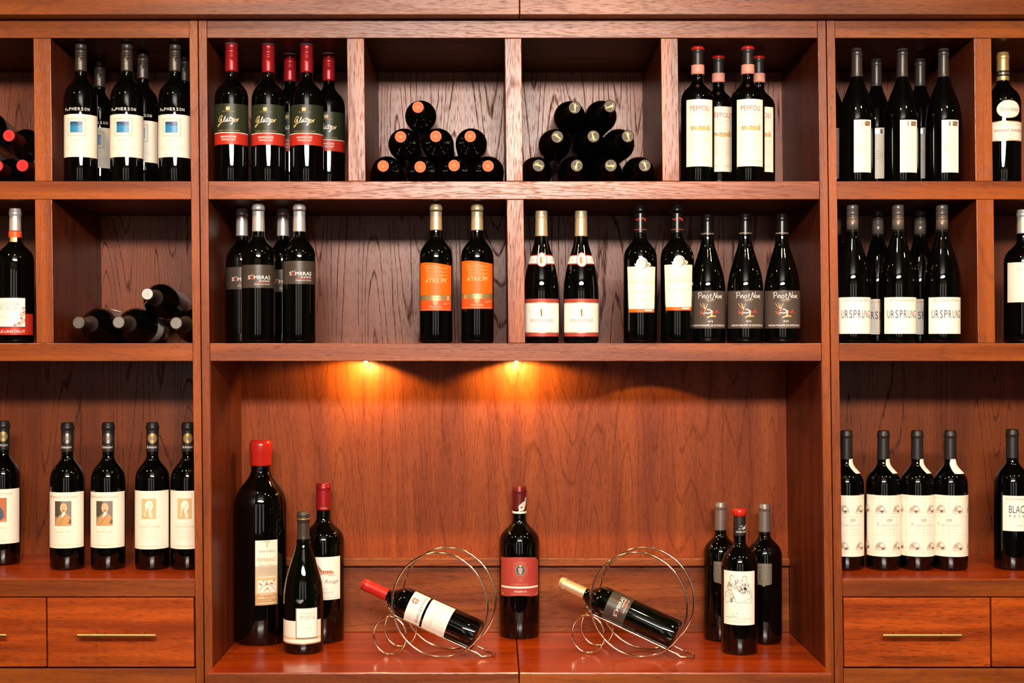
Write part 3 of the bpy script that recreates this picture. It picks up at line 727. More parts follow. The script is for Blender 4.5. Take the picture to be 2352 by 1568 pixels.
# white label with crest, red borders, band round the shoulder
B = Bottle('wine_bottle', 308.5, 41, .38, .81, 14.5, SH_BURG, lip=.6)
B.capsule(249, 'gold_pale', .6)
d = B.D(193); d.rect(-48, 48, 182.5, 205, 'paper_wine', .3); d.rect(-48, 48, 185, 202.5, 'paper_white', .45)
d.disc(0, 193.5, 12.5, 17.5, 'paper_wine', .55); d.disc(0, 193.5, 10.8, 15.6, 'paper_white', .7)
d.fill([(-4.6, 200), (4.6, 200), (4.6, 186), (0, 183.5), (-4.6, 186)], 'ink_brick', .85); d.fill([(0, 200), (4.6, 200), (4.6, 186), (0, 183.5)], 'gold_foil', .95); d.stroke([(-4.6, 203), (-2.4, 206), (0, 203.5), (2.4, 206), (4.6, 203)], 1.4, 'gold_foil', .9)
d.text('2008', -24, 190.5, 5.4, 'ink_grey', 12, sh=.2, o=.7); d.text('2008', 24, 190.5, 5.4, 'ink_grey', 12, sh=.2, o=.7)
d.build('neck_label', B.root)
d = B.D(60); d.rect(-54, 54, 15.5, 102.5, 'paper_wine', .25); d.rect(-54, 54, 92.6, 94.2, 'gold_foil', .35); d.rect(-54, 54, 23.4, 25, 'gold_foil', .35); d.rect(-54, 54, 25, 92.6, 'paper_white', .45)
d.fill([(-3.5, 78), (3.5, 78), (4, 64), (0, 60), (-3, 63)], 'ink_brown', .6); d.fill([(0, 77.5), (3.5, 77.5), (4, 64), (0, 60.5)], 'gold_foil', .7); d.stroke([(-6, 80), (-4, 83), (-1, 79.5), (1, 84), (4, 80)], 1.8, 'gold_foil', .65)
d.text('Bourgogne Sélection', 0, 86, 3, 'ink_pale', 34, sh=.3); d.text('BOURGOGNE', 0, 49, 7.4, 'ink_slate', 54, o=.7); d.text('Pinot Noir', 0, 42, 4.6, 'ink_grey', 28, o=.7)
for v in (37, 30): d.lines(-24, 24, v)
d.lines(-44, 44, 27.5); d.text('PRODUIT', -28, 72, 2, 'ink_pale', 10); d.text('DE FRANCE', 28, 72, 2, 'ink_pale', 12)
d.build('paper_label', B.root)
G = 'bottles with crested white labels and shoulder bands'
stand(B, 1243.5, .055, Z_ROW2, 'sloping-shouldered bottle with crested white label, directly right of the divider', group=G)
stand(B, 1334.5, .056, Z_ROW2, 'sloping-shouldered bottle with crested white label, right one of the pair', group=G)
# tapered white label with a medallion
B = Bottle('wine_bottle', 322.5, 39.2, .60, .765, 14.4, SH_BORD, lip=1.3)
B.capsule(256, 'capsule_jet', .7); B.band(264, 265.2, 'ink_red', 1.0, 'capsule_line')
d = B.D(288); d.stroke([(-14, 287), (-10, 290), (-7, 286), (-4, 291), (-2, 287)], 1.0, 'ink_red', 1.2); d.stroke([(2, 288), (5, 293), (8, 286), (10, 292), (12, 284), (15, 290)], 1.2, 'ink_red', 1.2); d.build('capsule_ornament', B.root)
d = B.D(125); W_ = lambda v: 33+5*(v-71)/106.
for j in range(18):
    v0 = 79+(177-79)*j/18; v1 = 79+(177-79)*(j+1)/18; n = 26
    for i in range(n): 
        a, b_ = -1+2*i/n, -1+2*(i+1)/n; d.quad([(a*W_(v0), v0), (b_*W_(v0), v0), (b_*W_(v1), v1), (a*W_(v1), v1)], 'paper_cream', .25)
d.rect(-33.3, 33.3, 71, 79, 'paper_orange', .27); d.rect(6, 26, 74, 77.4, 'paper_white', .45)
d.stroke([(-35.4, 82), (-36.2, 172)], .4, 'ink_pale', .4, smooth=False); d.stroke([(35.4, 82), (36.2, 172)], .4, 'ink_pale', .4, smooth=False)
d.text('CHÂTEAU', 0, 148.5, 3.6, 'ink_pale', 34); d.text('GRAND LARTIGUE', 0, 137.5, 7, 'ink_sand', 60); d.text('SAINT-ÉMILION GRAND CRU', 0, 117.6, 4, 'ink_grey', 54)
d.text('2008', 3, 99.5, 5, 'ink_pale', 15, sh=.4); d.text('MIS EN BOUTEILLE AU CHATEAU', 0, 85, 1.8, 'ink_pale', 40)
d.build('paper_label', B.root)
d = B.D(180); d.fill([(-19, 183), (-17, 181.5), (-14, 173), (-7, 167), (2, 166.5), (9, 170), (15, 177), (22, 180.5), (19, 186), (14, 186.5), (8, 184), (-12, 184)], 'paper_white', .6)
d.disc(0, 184, 13.5, 14, 'paper_white', .7); d.disc(0, 184, 12, 12.4, 'pewter', .8, seg=24); d.disc(-1, 184, 10.6, 11, 'paper_ivory', .9)
d.stroke([(-7, 184), (-3, 189), (3, 189), (7, 184), (4, 180), (-3, 181)], .8, 'ink_tan', 1.1); d.stroke([(-3, 184), (2, 186), (4, 183)], .7, 'ink_tan', 1.1); d.fill([(12, 183), (19, 185), (16, 178), (10, 174)], 'ink_tan', .8)
d.build('medallion', B.root)
G = 'bottles with tapered white labels and medallions'
for px, dd, dz, lab in ((1470.5, .058, 0, 'black-capped wine bottle with tapered white label and medallion, left of the pair'), (1555, .056, .0045, 'black-capped wine bottle with tapered white label and medallion, right of the pair')):
    o = stand(B, px, dd, Z_ROW2, lab, group=G)
    for ch in o.children:
        if ch.name.startswith(('paper', 'medal')): ch.location.z = dz
# brown label with a vine sketch
B = Bottle('wine_bottle', 303, 42, .40, .80, 14.5, SH_BURG, lip=.8)
B.capsule(252, 'capsule_jet', .6)
d = B.D(256); d.text('BARON PHILIPPE DE ROTHSCHILD', 0, 256, 3, 'ink_pale', 84, o=1.1); d.build('capsule_lettering', B.root)
d = B.D(75); d.rect(-60, 60, 34.4, 122, 'paper_taupe')
def sc(t, m, w_): d.stroke([(x*.79, 77+y*.79) for x, y in t], w_, m, .5, smooth=False)
X0 = -28  # 'Pinot Noir' written by hand
for pts in ([(0, 0), (1, 15)], [(-2, 13), (4, 16), (8, 13), (6, 8), (1, 7)], [(10, 8), (9, 1)], [(12, 1), (13, 8), (16, 7), (16, 1), (18, 1)], [(22, 8), (19, 5), (21, 1), (25, 3), (24, 7), (22, 8)], [(30, 12), (29, 2), (31, 1)], [(27, 8), (32, 9)],
            [(31, -2), (34, -1), (37, 8), (39, 15), (42, 1), (46, 16)], [(48, 8), (45, 4), (48, 1), (51, 4), (48, 8)], [(53, 8), (53, 1)], [(55, 1), (56, 8), (59, 7), (60, 6), (57, 4), (61, 0)]):
    d.stroke([(X0+x*.97, 104+y*.9) for x, y in pts], 1.1, 'ink_white', .5)
d.rect(-10, 12, 101.2, 101.7, 'ink_white', .5); d.text("PAYS D'OC", 0, 96.6, 3.2, 'ink_sand', 16)
for pts, m, w_ in (([(-30, 20), (-26, 12), (-18, 5), (-14, 3)], 'ink_tan', 1.6), ([(-22, 21), (-20, 14), (-16, 4)], 'ink_sand', 1.0), ([(-17, 18), (-16, 8), (-14, 3)], 'ink_sand', 1.0), ([(-8, 19), (-13, 7), (-14, 2)], 'ink_sand', 1.4),
                   ([(-21, 6), (-14, 1), (-8, 0)], 'ink_red', 1.5), ([(-9, 2), (-2, 1), (3, -3), (5, -2)], 'ink_white', 2.2), ([(-14, 2), (-18, -6), (-20, -12)], 'ink_sand', 1.0), ([(-30, -4), (-24, -9), (-19, -12), (-17, -16)], 'ink_orange', 1.2),
                   ([(-31, -12), (-22, -11), (-16, -12)], 'ink_red', 1.0), ([(-30, 5), (-25, 0), (-20, -8)], 'ink_red', .8), ([(-17, -9), (-10, -8), (-6, -10), (0, -7), (4, -7)], 'ink_white', 2.2), ([(4, -2), (4, -10), (3, -16), (2, -20)], 'ink_sand', 4.0),
                   ([(-10, -23), (-4, -19), (3, -18), (14, -18)], 'ink_sand', 3.0), ([(8, -18), (15, -19), (18, -18)], 'ink_orange', 2.0), ([(7, -2), (10, -8), (13, -4), (16, -9), (19, -2)], 'ink_red', 1.6), ([(19, -10), (21, 4), (23, -7), (26, -5), (28, -9)], 'ink_red', 1.2)):
    sc(pts, m, w_)
d.text('2010', 0, 48.8, 4, 'ink_white', 12); d.text('BARON PHILIPPE DE ROTHSCHILD', 0, 39.2, 4.2, 'ink_white', 84)
d.build('paper_label', B.root)
G = 'bottles with brown vine-sketch labels'
for px, dd, lab in ((1625, .085, 'sloping-shouldered bottle with brown vine-sketch label, left of the three'), (1711.5, .07, 'sloping-shouldered bottle with brown vine-sketch label, middle of the three'), (1796, .07, 'sloping-shouldered bottle with brown vine-sketch label, nearest the right post')):
    stand(B, px, dd, Z_ROW2, lab, group=G)
# white label, big narrow capitals
B = Bottle('wine_bottle', 322.4, 41.3, .42, .82, 13.0, SH_BURG, lip=0, rneck=12.6)
B.capsule(264, 'capsule_grey', screw=True, r=13.8)
d = B.D(60); d.rect(-46, 46, 21.5, 106, 'paper_white'); d.text('SCHNEIDER', 0, 96.5, 4.6, 'ink_tan', 62)
for i, c in enumerate('URSPRUNG'): d.text(c, -33.5+9.55*i, 58, 18.5, 'ink_purple', 7.0, o=.6)
d.text('2010', 2, 32, 4, 'ink_pale', 14)
d.build('paper_label', B.root)
G = 'bottles with white labels and narrow capitals'
for px, dd, lab in ((1958, .055, 'bottle with white label in tall narrow capitals, nearest the right post'), (2062.5, .055, 'bottle with white label in tall narrow capitals, middle of the three in front'),
                    (2163.5, .055, 'bottle with white label in tall narrow capitals, rightmost of the three in front'), (2016.5, .172, 'dark bottle standing back between the left and middle narrow-capitals bottles'),
                    (2113.5, .172, 'dark bottle standing back between the middle and right narrow-capitals bottles'), (1919, .180, 'dark bottle almost wholly hidden behind the right post in the second row')):
    stand(B, px, dd, Z_ROW2, lab, group=G)
B = Bottle('wine_bottle', 312, 43, .60, .76, 14, SH_BORD)
B.capsule(256, 'capsule_steel', .5)
d = B.D(280); d.rect(-9, 2, 270, 284, 'gold_foil', 1.3); d.build('neck_seal', B.root)
d = B.D(140); d.rect(-55, 45, 94.6, 187, 'paper_ivory'); d.frame(-52, 42, 99, 184, .4, 'ink_pale'); d.text('LE GALET', -6, 169, 6.4, 'ink_grey', 46)
d.text('FA', -8, 122, 11, 'gold_pale', 16)
for i in range(7): a = math.radians(90+i*14); d.stroke([(4+5*math.cos(a), 144+5*math.sin(a)), (4+19*math.cos(a), 144+19*math.sin(a))], 1.6, 'gold_foil', smooth=False)
d.lines(-44, 36, 104); d.build('paper_label', B.root)
stand(B, 2350, .06, Z_ROW2, 'wine bottle with ivory label and gold fan emblem cut by the right picture edge')
# ------------------------------------------------------------------ side counters
def schnurr(kind):
    B = Bottle('wine_bottle', 350, 40.8, .60, .765, 14, SH_BORD, lip=1.5, rneck=13.6)
    B.capsule(280, 'capsule_black', .9)
    foil, rot = ('silver_foil', 9) if kind == 'A' else ('gold_foil', 14)
    d = B.D(310, rot); d.disc(0, 313, 11.5, 12, foil, 1.2); d.ring(0, 313, 9.4, 9.8, .6, 'pewter', 1.4); d.disc(0, 313, 4.6, 5, 'pewter', 1.35, seg=14); d.build('capsule_seal', B.root)
    d = B.D(295, rot); d.text('Schnürr', -2, 289, 6, 'ink_white', 26, sh=.35, o=1.3); d.build('capsule_lettering', B.root)
    d = B.D(120, 2); top, bot = (186, 52.7) if kind != 'B' else (189, 50)
    d.rect(-56, 58, bot, top, 'paper_cream')
    if kind != 'B': d.text('Helmuth-Schnürr', -4, 172, 7, 'ink_grey', 76, sh=.4)
    if kind == 'A':
        d.rect(-20, 20, 106, 165, 'ink_slate', .4)
        d.rect(-20, -4, 128, 165, 'pewter', .45)
        d.fill([(-19, 106), (-17, 120), (-8, 131), (-2, 135), (6, 137), (14, 130), (18, 126), (20, 118), (20, 106)], 'ink_tan', .5)
        d.fill([(-3, 126), (0, 137), (5, 139), (7, 136), (1, 128)], 'ink_white', .6); d.disc(2, 149, 8.2, 11.5, 'ink_skin', .6, seg=18); d.disc(2, 142.5, 3.6, 1.6, 'ink_brown', .75, seg=12)
        d.stroke([(-9, 108), (0, 122), (6, 133)], .7, 'ink_brown', .62); d.fill([(12, 112), (17, 124), (20, 118), (20, 110)], 'ink_brown', .6)
        for u in (-1.2, 5): d.stroke([(u-1.4, 151), (u+1.4, 151.2)], .7, 'ink_brown', .75, smooth=False)
        nm, v = 'MUNDORFF', 89
    elif kind == 'B':
        d.rect(-18, 17, 122, 171, 'ink_sand', .4)
        d.fill([(-14, 126), (-9, 140), (-10, 158), (-2, 167), (8, 164), (11, 152), (6, 140), (10, 128), (4, 124), (0, 138), (-3, 150), (-7, 138), (-9, 126)], 'paper_cream', .5)
        d.stroke([(-14, 126), (-8, 142), (-10, 158), (-2, 167), (8, 164), (12, 152), (5, 138), (11, 126)], .9, 'ink_tan', .6); d.stroke([(-4, 128), (-2, 142), (4, 154), (6, 160)], .9, 'ink_tan', .6); d.stroke([(-16, 130), (-10, 126), (-4, 124)], 1.6, 'ink_tan', .6)
        nm, v = 'SPÄTBURGUNDER', 101
        d.stroke([(38, 165), (38, 105)], .4, 'ink_pale', smooth=False)
    else:
        d.rect(-20, 20, 106, 165, 'ink_brick', .4); d.fill([(-14, 112), (-12, 128), (-4, 140), (4, 144), (12, 134), (14, 120), (8, 112)], 'ink_navy', .5)
        d.disc(-2, 150, 6, 8, 'ink_skin', .55, seg=16); d.fill([(-8, 154), (-2, 161), (5, 156), (4, 152), (-6, 152)], 'ink_brown', .6); d.fill([(-18, 106), (-8, 112), (6, 108), (18, 114), (19, 106)], 'ink_tan', .52)
        nm, v = 'DEMETRIS', 89
    d.text('2009', 0, v+8, 3, 'ink_sand', 10); d.text(nm, 0, v, 5, 'ink_sand', 52 if kind == 'B' else 38)
    for q in (6, 11, 16, 21, 26): d.lines(-24+q*.3, 24-q*.3, v-q, 'ink_sand', .6)
    d.text('RHEINHESSEN', 0, bot+5, 3.6, 'ink_sand', 40); d.lines(-40, -30, bot+6, 'ink_sand'); d.lines(34, 44, bot+6, 'ink_sand')
    d.build('paper_label', B.root); return B
A_, B_, C_ = schnurr('A'), schnurr('B'), schnurr('C')
stand(C_, 8, .228, Z_ROW3, 'wine bottle with brick-coloured picture on its label, cut by the left picture edge')
stand(A_, 155, .157, Z_ROW3, 'wine bottle with moustached portrait label, the left of the two portrait bottles', group='bottles with portrait labels')
stand(A_, 248.8, .160, Z_ROW3, 'wine bottle with moustached portrait label, the right of the two portrait bottles', group='bottles with portrait labels')
stand(B_, 350, .160, Z_ROW3, 'gold-sealed wine bottle with sand-coloured sketch on its label, fully visible', group='bottles with sketch labels')
stand(B_, 431.5, .163, Z_ROW3, 'gold-sealed wine bottle with sketch label, cut off by the left post', group='bottles with sketch labels')
# cream label with small bird drawings
B = Bottle('wine_bottle', 331, 41.2, .60, .765, 14, SH_BORD, lip=1.2)
B.capsule(262, 'capsule_black', 1.0)
d = B.D(250, 0)
d.fill([(1, 263), (14, 264), (18, 257), (20, 243), (22, 232), (20, 229), (6, 230), (3, 240), (0, 250)], 'paper_white', 1.2, du=.5); d.ring(10, 248, 5.5, 7.5, .6, 'ink_grey', 1.5); d.ring(10, 248, 3, 4.6, .6, 'ink_pale', 1.5); d.build('neck_seal', B.root)
d = B.D(105); d.rect(-64, 64, 33, 179, 'paper_cream')
for v in (172, 128, 84, 42): d.rect(-64, 64, v, v+.45, 'ink_pale', .4)
for u in (-42, 0, 42): d.rect(u-.25, u+.25, 33, 179, 'ink_pale', .42)
random.seed(3)
for cu in (-62, -21, 21, 62):
    for cv in (142, 54):
        if abs(cu) > 60: pts_u = (cu-(8 if cu < 0 else -8)*-1)
        d.fill([(cu-14, cv-3), (cu-11, cv+6), (cu-5, cv+12), (cu+2, cv+14), (cu+9, cv+9), (cu+14, cv-2)], 'ink_pale', .45, du=1)
        d.fill([(cu-12, cv+1), (cu-6, cv+11), (cu-3, cv+2)], 'ink_grey', .5); d.disc(cu+4, cv+5, 4.5, 4.5, 'paper_white', .55, seg=12)
        d.stroke([(cu-15, cv-5), (cu, cv-6), (cu+14, cv-4)], .9, 'ink_tan', .6)
        d.fill([(cu-2, cv-1), (cu+5, cv+2), (cu+8, cv-2), (cu+3, cv-5)] if cv > 100 else [(cu+1, cv-1), (cu+8, cv+2), (cu+10, cv-2), (cu+5, cv-5)], 'ink_brown', .65)
        for q in range(5):
            u0 = cu+random.uniform(-8, 6); v0 = cv+random.uniform(0, 9); d.stroke([(u0, v0), (u0+random.uniform(-2, 2), v0+random.uniform(2, 5))], .8, 'ink_brown', .62, smooth=False)
        d.stroke([(cu-3, cv+13), (cu-2, cv+19)], .5, 'ink_grey', .6, smooth=False)
random.seed(11)
d.text('09', 0, 116, 7.4, 'ink_slate', 12); d.text('F', -26, 105, 8.6, 'ink_grey', 4.4); 
for i, c in enumerate('ABELHAFT'): d.text(c, -19+6.3*i, 105, 5.2, 'ink_grey', 4.0)
for i, c in enumerate('DOURO'): d.text(c, -12+7*i, 96.5, 4, 'ink_pale', 3.8)
for i, c in enumerate('PORTUGAL'): d.text(c, -17+5.4*i, 89, 3.2, 'ink_pale', 2.4)
d.build('paper_label', B.root)
G = 'bottles with bird-drawing labels'
for px, dd, sp, lab in ((1944, .155, 6, 'black-capped bottle with bird-drawing label, cut off by the right post'), (2029, .155, 4, 'black-capped bottle with bird-drawing label, second from the right post'),
                    (2106.5, .155, 4, 'black-capped bottle with bird-drawing label, third from the right post'), (2182.5, .153, -22, 'black-capped bottle with bird-drawing label, farthest from the right post')):
    stand(B, px, dd, Z_ROW3, lab, group=G, spin=sp)
B = Bottle('wine_bottle', 334, 42.5, .60, .77, 14.3, SH_BORD)
B.capsule(265, 'capsule_black', .9)
d = B.D(130); d.rect(-38, 38, 94, 178, 'paper_white'); d.text('SCHNEIDER', 0, 168, 4.8, 'ink_tan', 60); d.text('BLACK', 0, 137, 18, 'ink_navy', 46); 
for i, c in enumerate('PRINT'): d.text(c, -20+10*i, 126, 7, 'ink_purple', 1.1 if c == 'I' else 4.6)
d.text('2010', 2, 105, 4.5, 'ink_grey', 13); d.build('paper_label', B.root)
stand(B, 2325, .155, Z_ROW3, 'black-capped bottle with white label in bold black capitals, at the right picture edge')
# ------------------------------------------------------------------ niche
B = Bottle('magnum_bottle', 501, 65, .655, .845, 24, SH_BORD, lip=0, rneck=22.5)
lathe('wax_cap', [(437, 20), (437.5, 25.6), (442, 26.3), (462, 26.4), (470, 27.8), (488, 28.4), (496, 27.4), (500.5, 23), (502, 12), (502.2, 2)], 'wax_red', B.root, seg=40)
d = B.D(170, 23); d.rect(-28.5, 28.5, 100, 259, 'paper_cream'); d.rect(-28.5, 28.5, 127, 174, 'paper_tan', .3); d.rect(-28.5, 28.5, 100, 127, 'ink_tan', .32); d.rect(-28.5, 28.5, 174, 196, 'ink_pale', .32)
d.rect(-22, 24, 131, 170, 'paper_cream', .4); d.text('PEPERINO', 0, 207, 9, 'ink_tan', 48); d.text('Tenuta di Petrolo', 0, 230, 5, 'ink_brown', 42, sh=.3); d.text('Rosso di Toscana', 0, 196.5, 5, 'ink_tan', 36)
d.stroke([(-8, 254), (-3, 257), (0, 254), (4, 257), (8, 253)], 1.6, 'ink_tan'); d.stroke([(0, 255), (1, 248), (-1, 242)], 2.2, 'ink_tan')
for v in (190, 186, 182, 178): d.lines(-20, 20, v, 'ink_tan')
d.ring(1, 118, 23, 32, 1.0, 'ink_brown', .6, 30, 150); 
for i in range(22): u = -18+random.random()*38; v = 150+random.random()*11; d.disc(u, v, random.uniform(1, 2.4), random.uniform(1.5, 3), random.choice(['ink_orange', 'ink_tan', 'gold_foil', 'ink_brick']), .55, seg=8)
d.disc(1, 141, 2.2, 3.4, 'ink_tan', .6, seg=10); d.stroke([(1, 142), (-5, 137), (-7, 133)], 1.4, 'ink_tan', .6); d.stroke([(1, 140), (6, 136), (9, 133)], 1.4, 'ink_tan', .6); d.rect(-22, 24, 161, 168, 'ink_sand', .5)
d.text('VINTAGE 2005', 0, 124, 4, 'paper_cream', 34); d.text('3000ml e 13%', 0, 116, 5, 'paper_cream', 44); d.text('L.1.5.08', 0, 110, 3, 'paper_cream', 20); d.lines(-22, 22, 104, 'paper_white', 2)
d.build('paper_label', B.root)
stand(B, 599, .27, Z_TOP, 'giant black bottle sealed in red wax, in the left corner of the niche', cat='bottle')
B = Bottle('wine_bottle', 336, 48.2, .36, .82, 14.5, SH_BURG, glass='glass_green', lip=0, rneck=13.6)
B.capsule(270, 'capsule_brown', .7); B.band(311, 334, 'capsule_brown', 2.3, 'screw_top'); B.band(318, 320, 'gold_foil', 2.5, 'gold_line')
d = B.D(70, 0); d.rect(-72, 56, 25, 82, 'paper_ivory', .25, top=lambda u: 80 if u < -12 else 81); d.rect(-60, 56, 36, 41, 'ink_sand', .32); d.rect(-64, 56, 25, 28, 'gold_pale', .35)
for v in range(76, 44, -4): d.lines(-64, -46, v)
d.rect(-12, 42.5, 37.5, 111, 'ink_slate', .38); d.rect(-9.5, 41, 41, 110, 'paper_white', .55)
d.text('WEINHAUS', 17, 96, 6, 'ink_pale', 35, o=.8); d.text('PFORTA', 17, 84, 8.6, 'ink_grey', 37, o=.8); d.text('Rosé Cuvée', 16, 62, 3.2, 'ink_pale', 20, sh=.2, o=.8); d.text('trocken', 16, 55, 2.6, 'ink_pale', 14, o=.8)
d.text('SAALE-UNSTRUT', 12, 29.5, 5.4, 'ink_white', 78, o=.5)
d.build('paper_label', B.root)
d = B.D(120, -2); d.fill([(-11, 128), (-7, 133), (0, 130), (6, 132), (9, 129), (2, 122), (-4, 123)], 'silver_foil', .3); d.build('glass_seal', B.root)
stand(B, 697, .161, Z_TOP, 'slender dark bottle with overlapping white and ivory labels, in front of the giant bottle')
B = Bottle('magnum_bottle', 392, 52.5, .62, .77, 17.5, SH_BORD, lip=1.2, rneck=16.6)
B.capsule(325, 'capsule_crimson', .9)
d = B.D(329, 10); d.text('CHILE', 0, 329, 3.4, 'ink_sand', 16, o=1.2); d.build('capsule_lettering', B.root)
d = B.D(170, -2); d.rect(-62, 55, 108, 214, 'paper_white')
bw = [(-6, 170), (34, 170), (34, 176), (30, 180), (4, 181), (-1, 189), (-7, 193), (-13, 190), (-11, 185), (-6, 184), (-9, 178)]
d.fill(bw, 'ink_brick', .4); d.ring(-9, 189, 6, 6.5, 1.1, 'ink_brick', .5); d.rect(-6, 34, 171, 172.5, 'paper_white', .5)
for i in range(7): d.rect(0+i*5, 1+i*5, 173, 179, 'paper_cream', .5)
d.rect(20, 40, 167.5, 168.5, 'ink_brick', .45); d.stroke([(-13, 171), (-20, 170), (-23, 174)], 1.2, 'ink_brick')
d.text('Drapeau Rouge', 1, 149, 9.5, 'ink_slate', 92, sh=.4); d.text('2010', 12, 133, 4.6, 'ink_grey', 14); d.text('BORDEAUX', 12, 124, 5, 'ink_grey', 42); d.lines(-10, 36, 120); d.text('CÔTES DE ROTHSCHILD', 12, 111, 3.6, 'ink_grey', 74)
d.build('paper_label', B.root)
stand(B, 743, .285, Z_TOP, 'large burgundy-capped bottle with white label showing a red emblem, left side of the niche')
B = Bottle('magnum_bottle', 379, 51.6, .615, .77, 17.2, SH_BORD, lip=1.0, rneck=16.4)
B.capsule(320, 'capsule_burgundy', .9); B.band(311, 316.4, 'paper_cream', 1.3, 'neck_strip')
d = B.D(325, 5); d.fill([(-3, 322), (0, 334), (6, 340), (12, 342), (14, 352), (18, 352), (17, 336), (10, 320), (-4, 317)], 'paper_cream', 1.3, du=.8); d.disc(4, 327, 8, 9, 'paper_ivory', 1.45, seg=18); d.ring(4, 327, 8, 9, .7, 'ink_tan', 1.6); d.disc(3, 327, 2.6, 3, 'ink_brown', 1.7, seg=10)
d.build('torn_seal', B.root)
d = B.D(150); d.rect(-58, 58, 107, 206, 'paper_wine', .3, top=lambda u: 205+1.4*math.cos(u/18)-(9*max(0, (u-44)/14)), bot=lambda u: 108+1.6*math.cos(u/14))
d.rect(-56, 56, 128, 132.4, 'paper_cream', .5); d.disc(1.5, 174, 13, 14.5, 'ink_tan', .5); d.disc(1.5, 174, 11.6, 13, 'ink_navy', .6); d.fill([(-3.5, 179), (6.5, 179), (6, 168), (1.5, 163), (-3, 168)], 'ink_sand', .75); d.disc(1.5, 183.5, 3.4, 2.4, 'ink_sand', .75, seg=10)
for u in (-1.6, 1.6, 4.6): d.rect(u-.5, u+.5, 167, 178, 'ink_deep_blue', .85)
d.ring(1.5, 174, 18, 20, .5, 'ink_tan', .5); d.text('CAFAGGIO', 2, 191, 3, 'ink_tan', 30, arc=.01); d.text('1997', 3, 146, 3.6, 'ink_tan', 11); d.text('CORTEVECCHIO', 0, 135.5, 4.4, 'ink_tan', 46); d.text('RISERVA', 2, 118, 4, 'paper_cream', 32, o=.6); d.lines(-24, 28, 113, 'ink_tan')
d.fill([(-57, 122), (-44, 110), (-57, 110)], 'ink_brick', .55); d.fill([(57, 122), (44, 110), (57, 110)], 'ink_brick', .55)
for s in (-1, 1): d.stroke([(s*57, 121), (s*44, 110)], .8, 'paper_cream', .65, smooth=False)
d.build('paper_label', B.root)
stand(B, 1193, .333, Z_TOP, 'large bottle with wine-red label and torn burgundy capsule in the middle of the niche')
B = Bottle('wine_bottle', 343, 42.6, .62, .765, 14.4, SH_BORD, lip=1.3)
B.capsule(273, 'capsule_mauve', .8)
d = B.D(160, -4); d.fill([(-20, 200), (20, 200), (20, 152), (17, 148), (4, 146), (0, 142), (-4, 146), (-17, 148), (-20, 152)], 'pewter', .8, du=1)
d.frame(-14, -4, 158, 186, 1, 'ink_slate', 1.2); d.frame(4, 14, 158, 186, 1, 'ink_slate', 1.2); d.frame(-3, 3, 160, 190, .8, 'ink_slate', 1.2); d.stroke([(-16, 194), (0, 196), (16, 194)], 1.2, 'ink_slate', 1.2); d.stroke([(-16, 154), (0, 151), (16, 154)], 1.2, 'ink_slate', 1.2)
d.build('metal_shield', B.root)
G = 'bottles with pewter shields'
stand(B, 1655, .295, Z_TOP, 'mauve-capped bottle with pewter shield, left behind the bear-label bottle', group=G, spin=-2)
stand(B, 1756, .264, Z_TOP, 'mauve-capped bottle with pewter shield, right behind the bear-label bottle', group=G, spin=-10)
B = Bottle('wine_bottle', 343, 43.3, .60, .765, 15, SH_BORD, lip=1.2)
B.capsule(280, 'capsule_black', .8); lathe('cap_top', [(326.5, 15), (327, 16.8), (342, 16.6), (344, 14.5), (344.3, 3)], 'wax_red', B.root, seg=36)
d = B.D(300, 14); d.text('Zell', 0, 296, 9, 'ink_white', 17, sh=.4, o=1.1); d.text('OLIVER ZETER', 0, 288, 4, 'ink_white', 28, o=1.1); d.stroke([(4, 296), (8, 303), (11, 306)], 1.6, 'ink_white', 1.2); d.build('capsule_lettering', B.root)
d = B.D(130, -12); d.rect(-42, 42, 72, 200, 'paper_white')
random.seed(5)
def hair(cx, cy, rx, ry, n, m='ink_slate'):
    for i in range(n):
        a = random.uniform(0, 6.28); q = random.uniform(.3, 1); u = cx+rx*q*math.cos(a); v = cy+ry*q*math.sin(a)
        d.stroke([(u, v), (u+random.uniform(-1.5, 1.5), v-random.uniform(2, 5))], .8, m, .5, smooth=False)
d.ring(-17, 184, 5, 6, 1.2, 'ink_slate', a0=20, a1=230); d.ring(13, 184, 5, 5, 1.2, 'ink_slate', a0=-50, a1=190)
d.stroke([(-20, 180), (-26, 168), (-32, 152), (-34, 140)], .9, 'ink_slate'); d.stroke([(17, 180), (24, 166), (30, 152), (32, 142), (26, 134), (10, 131)], .8, 'ink_slate')
d.stroke([(-34, 140), (-38, 134), (-34, 124), (-24, 126)], .9, 'ink_slate'); d.stroke([(-24, 126), (-14, 138), (-6, 124)], .9, 'ink_slate'); d.stroke([(-6, 124), (10, 127), (26, 124), (33, 132), (32, 142)], .8, 'ink_slate')
d.ring(-30, 144, 6, 6, .8, 'ink_slate'); d.fill([(10, 162), (16, 163), (18, 158), (12, 155)], 'ink_black', .6)
hair(0, 170, 18, 13, 90); hair(-22, 162, 8, 16, 60); hair(10, 156, 11, 8, 50, 'ink_black'); hair(18, 166, 6, 12, 24); hair(-16, 140, 7, 12, 24); hair(24, 152, 5, 9, 12); hair(-18, 132, 5, 5, 14, 'ink_black')
d.stroke([(-12, 115), (4, 117), (-14, 97), (-4, 100), (8, 97)], 1.4, 'ink_slate', smooth=False)
d.stroke([(-34, 89), (-28, 91), (-22, 88), (-16, 94), (-14, 88), (-8, 94), (-6, 88)], .9, 'ink_slate'); d.text('wurzelwerk', 12, 86, 4, 'ink_grey', 36, sh=.3); d.text('OLIVER ZETER', -2, 79, 3, 'ink_grey', 38)
d.build('paper_label', B.root)
stand(B, 1698.5, .149, Z_TOP, 'wine bottle with a bear sketch on its white label, front right in the niche')
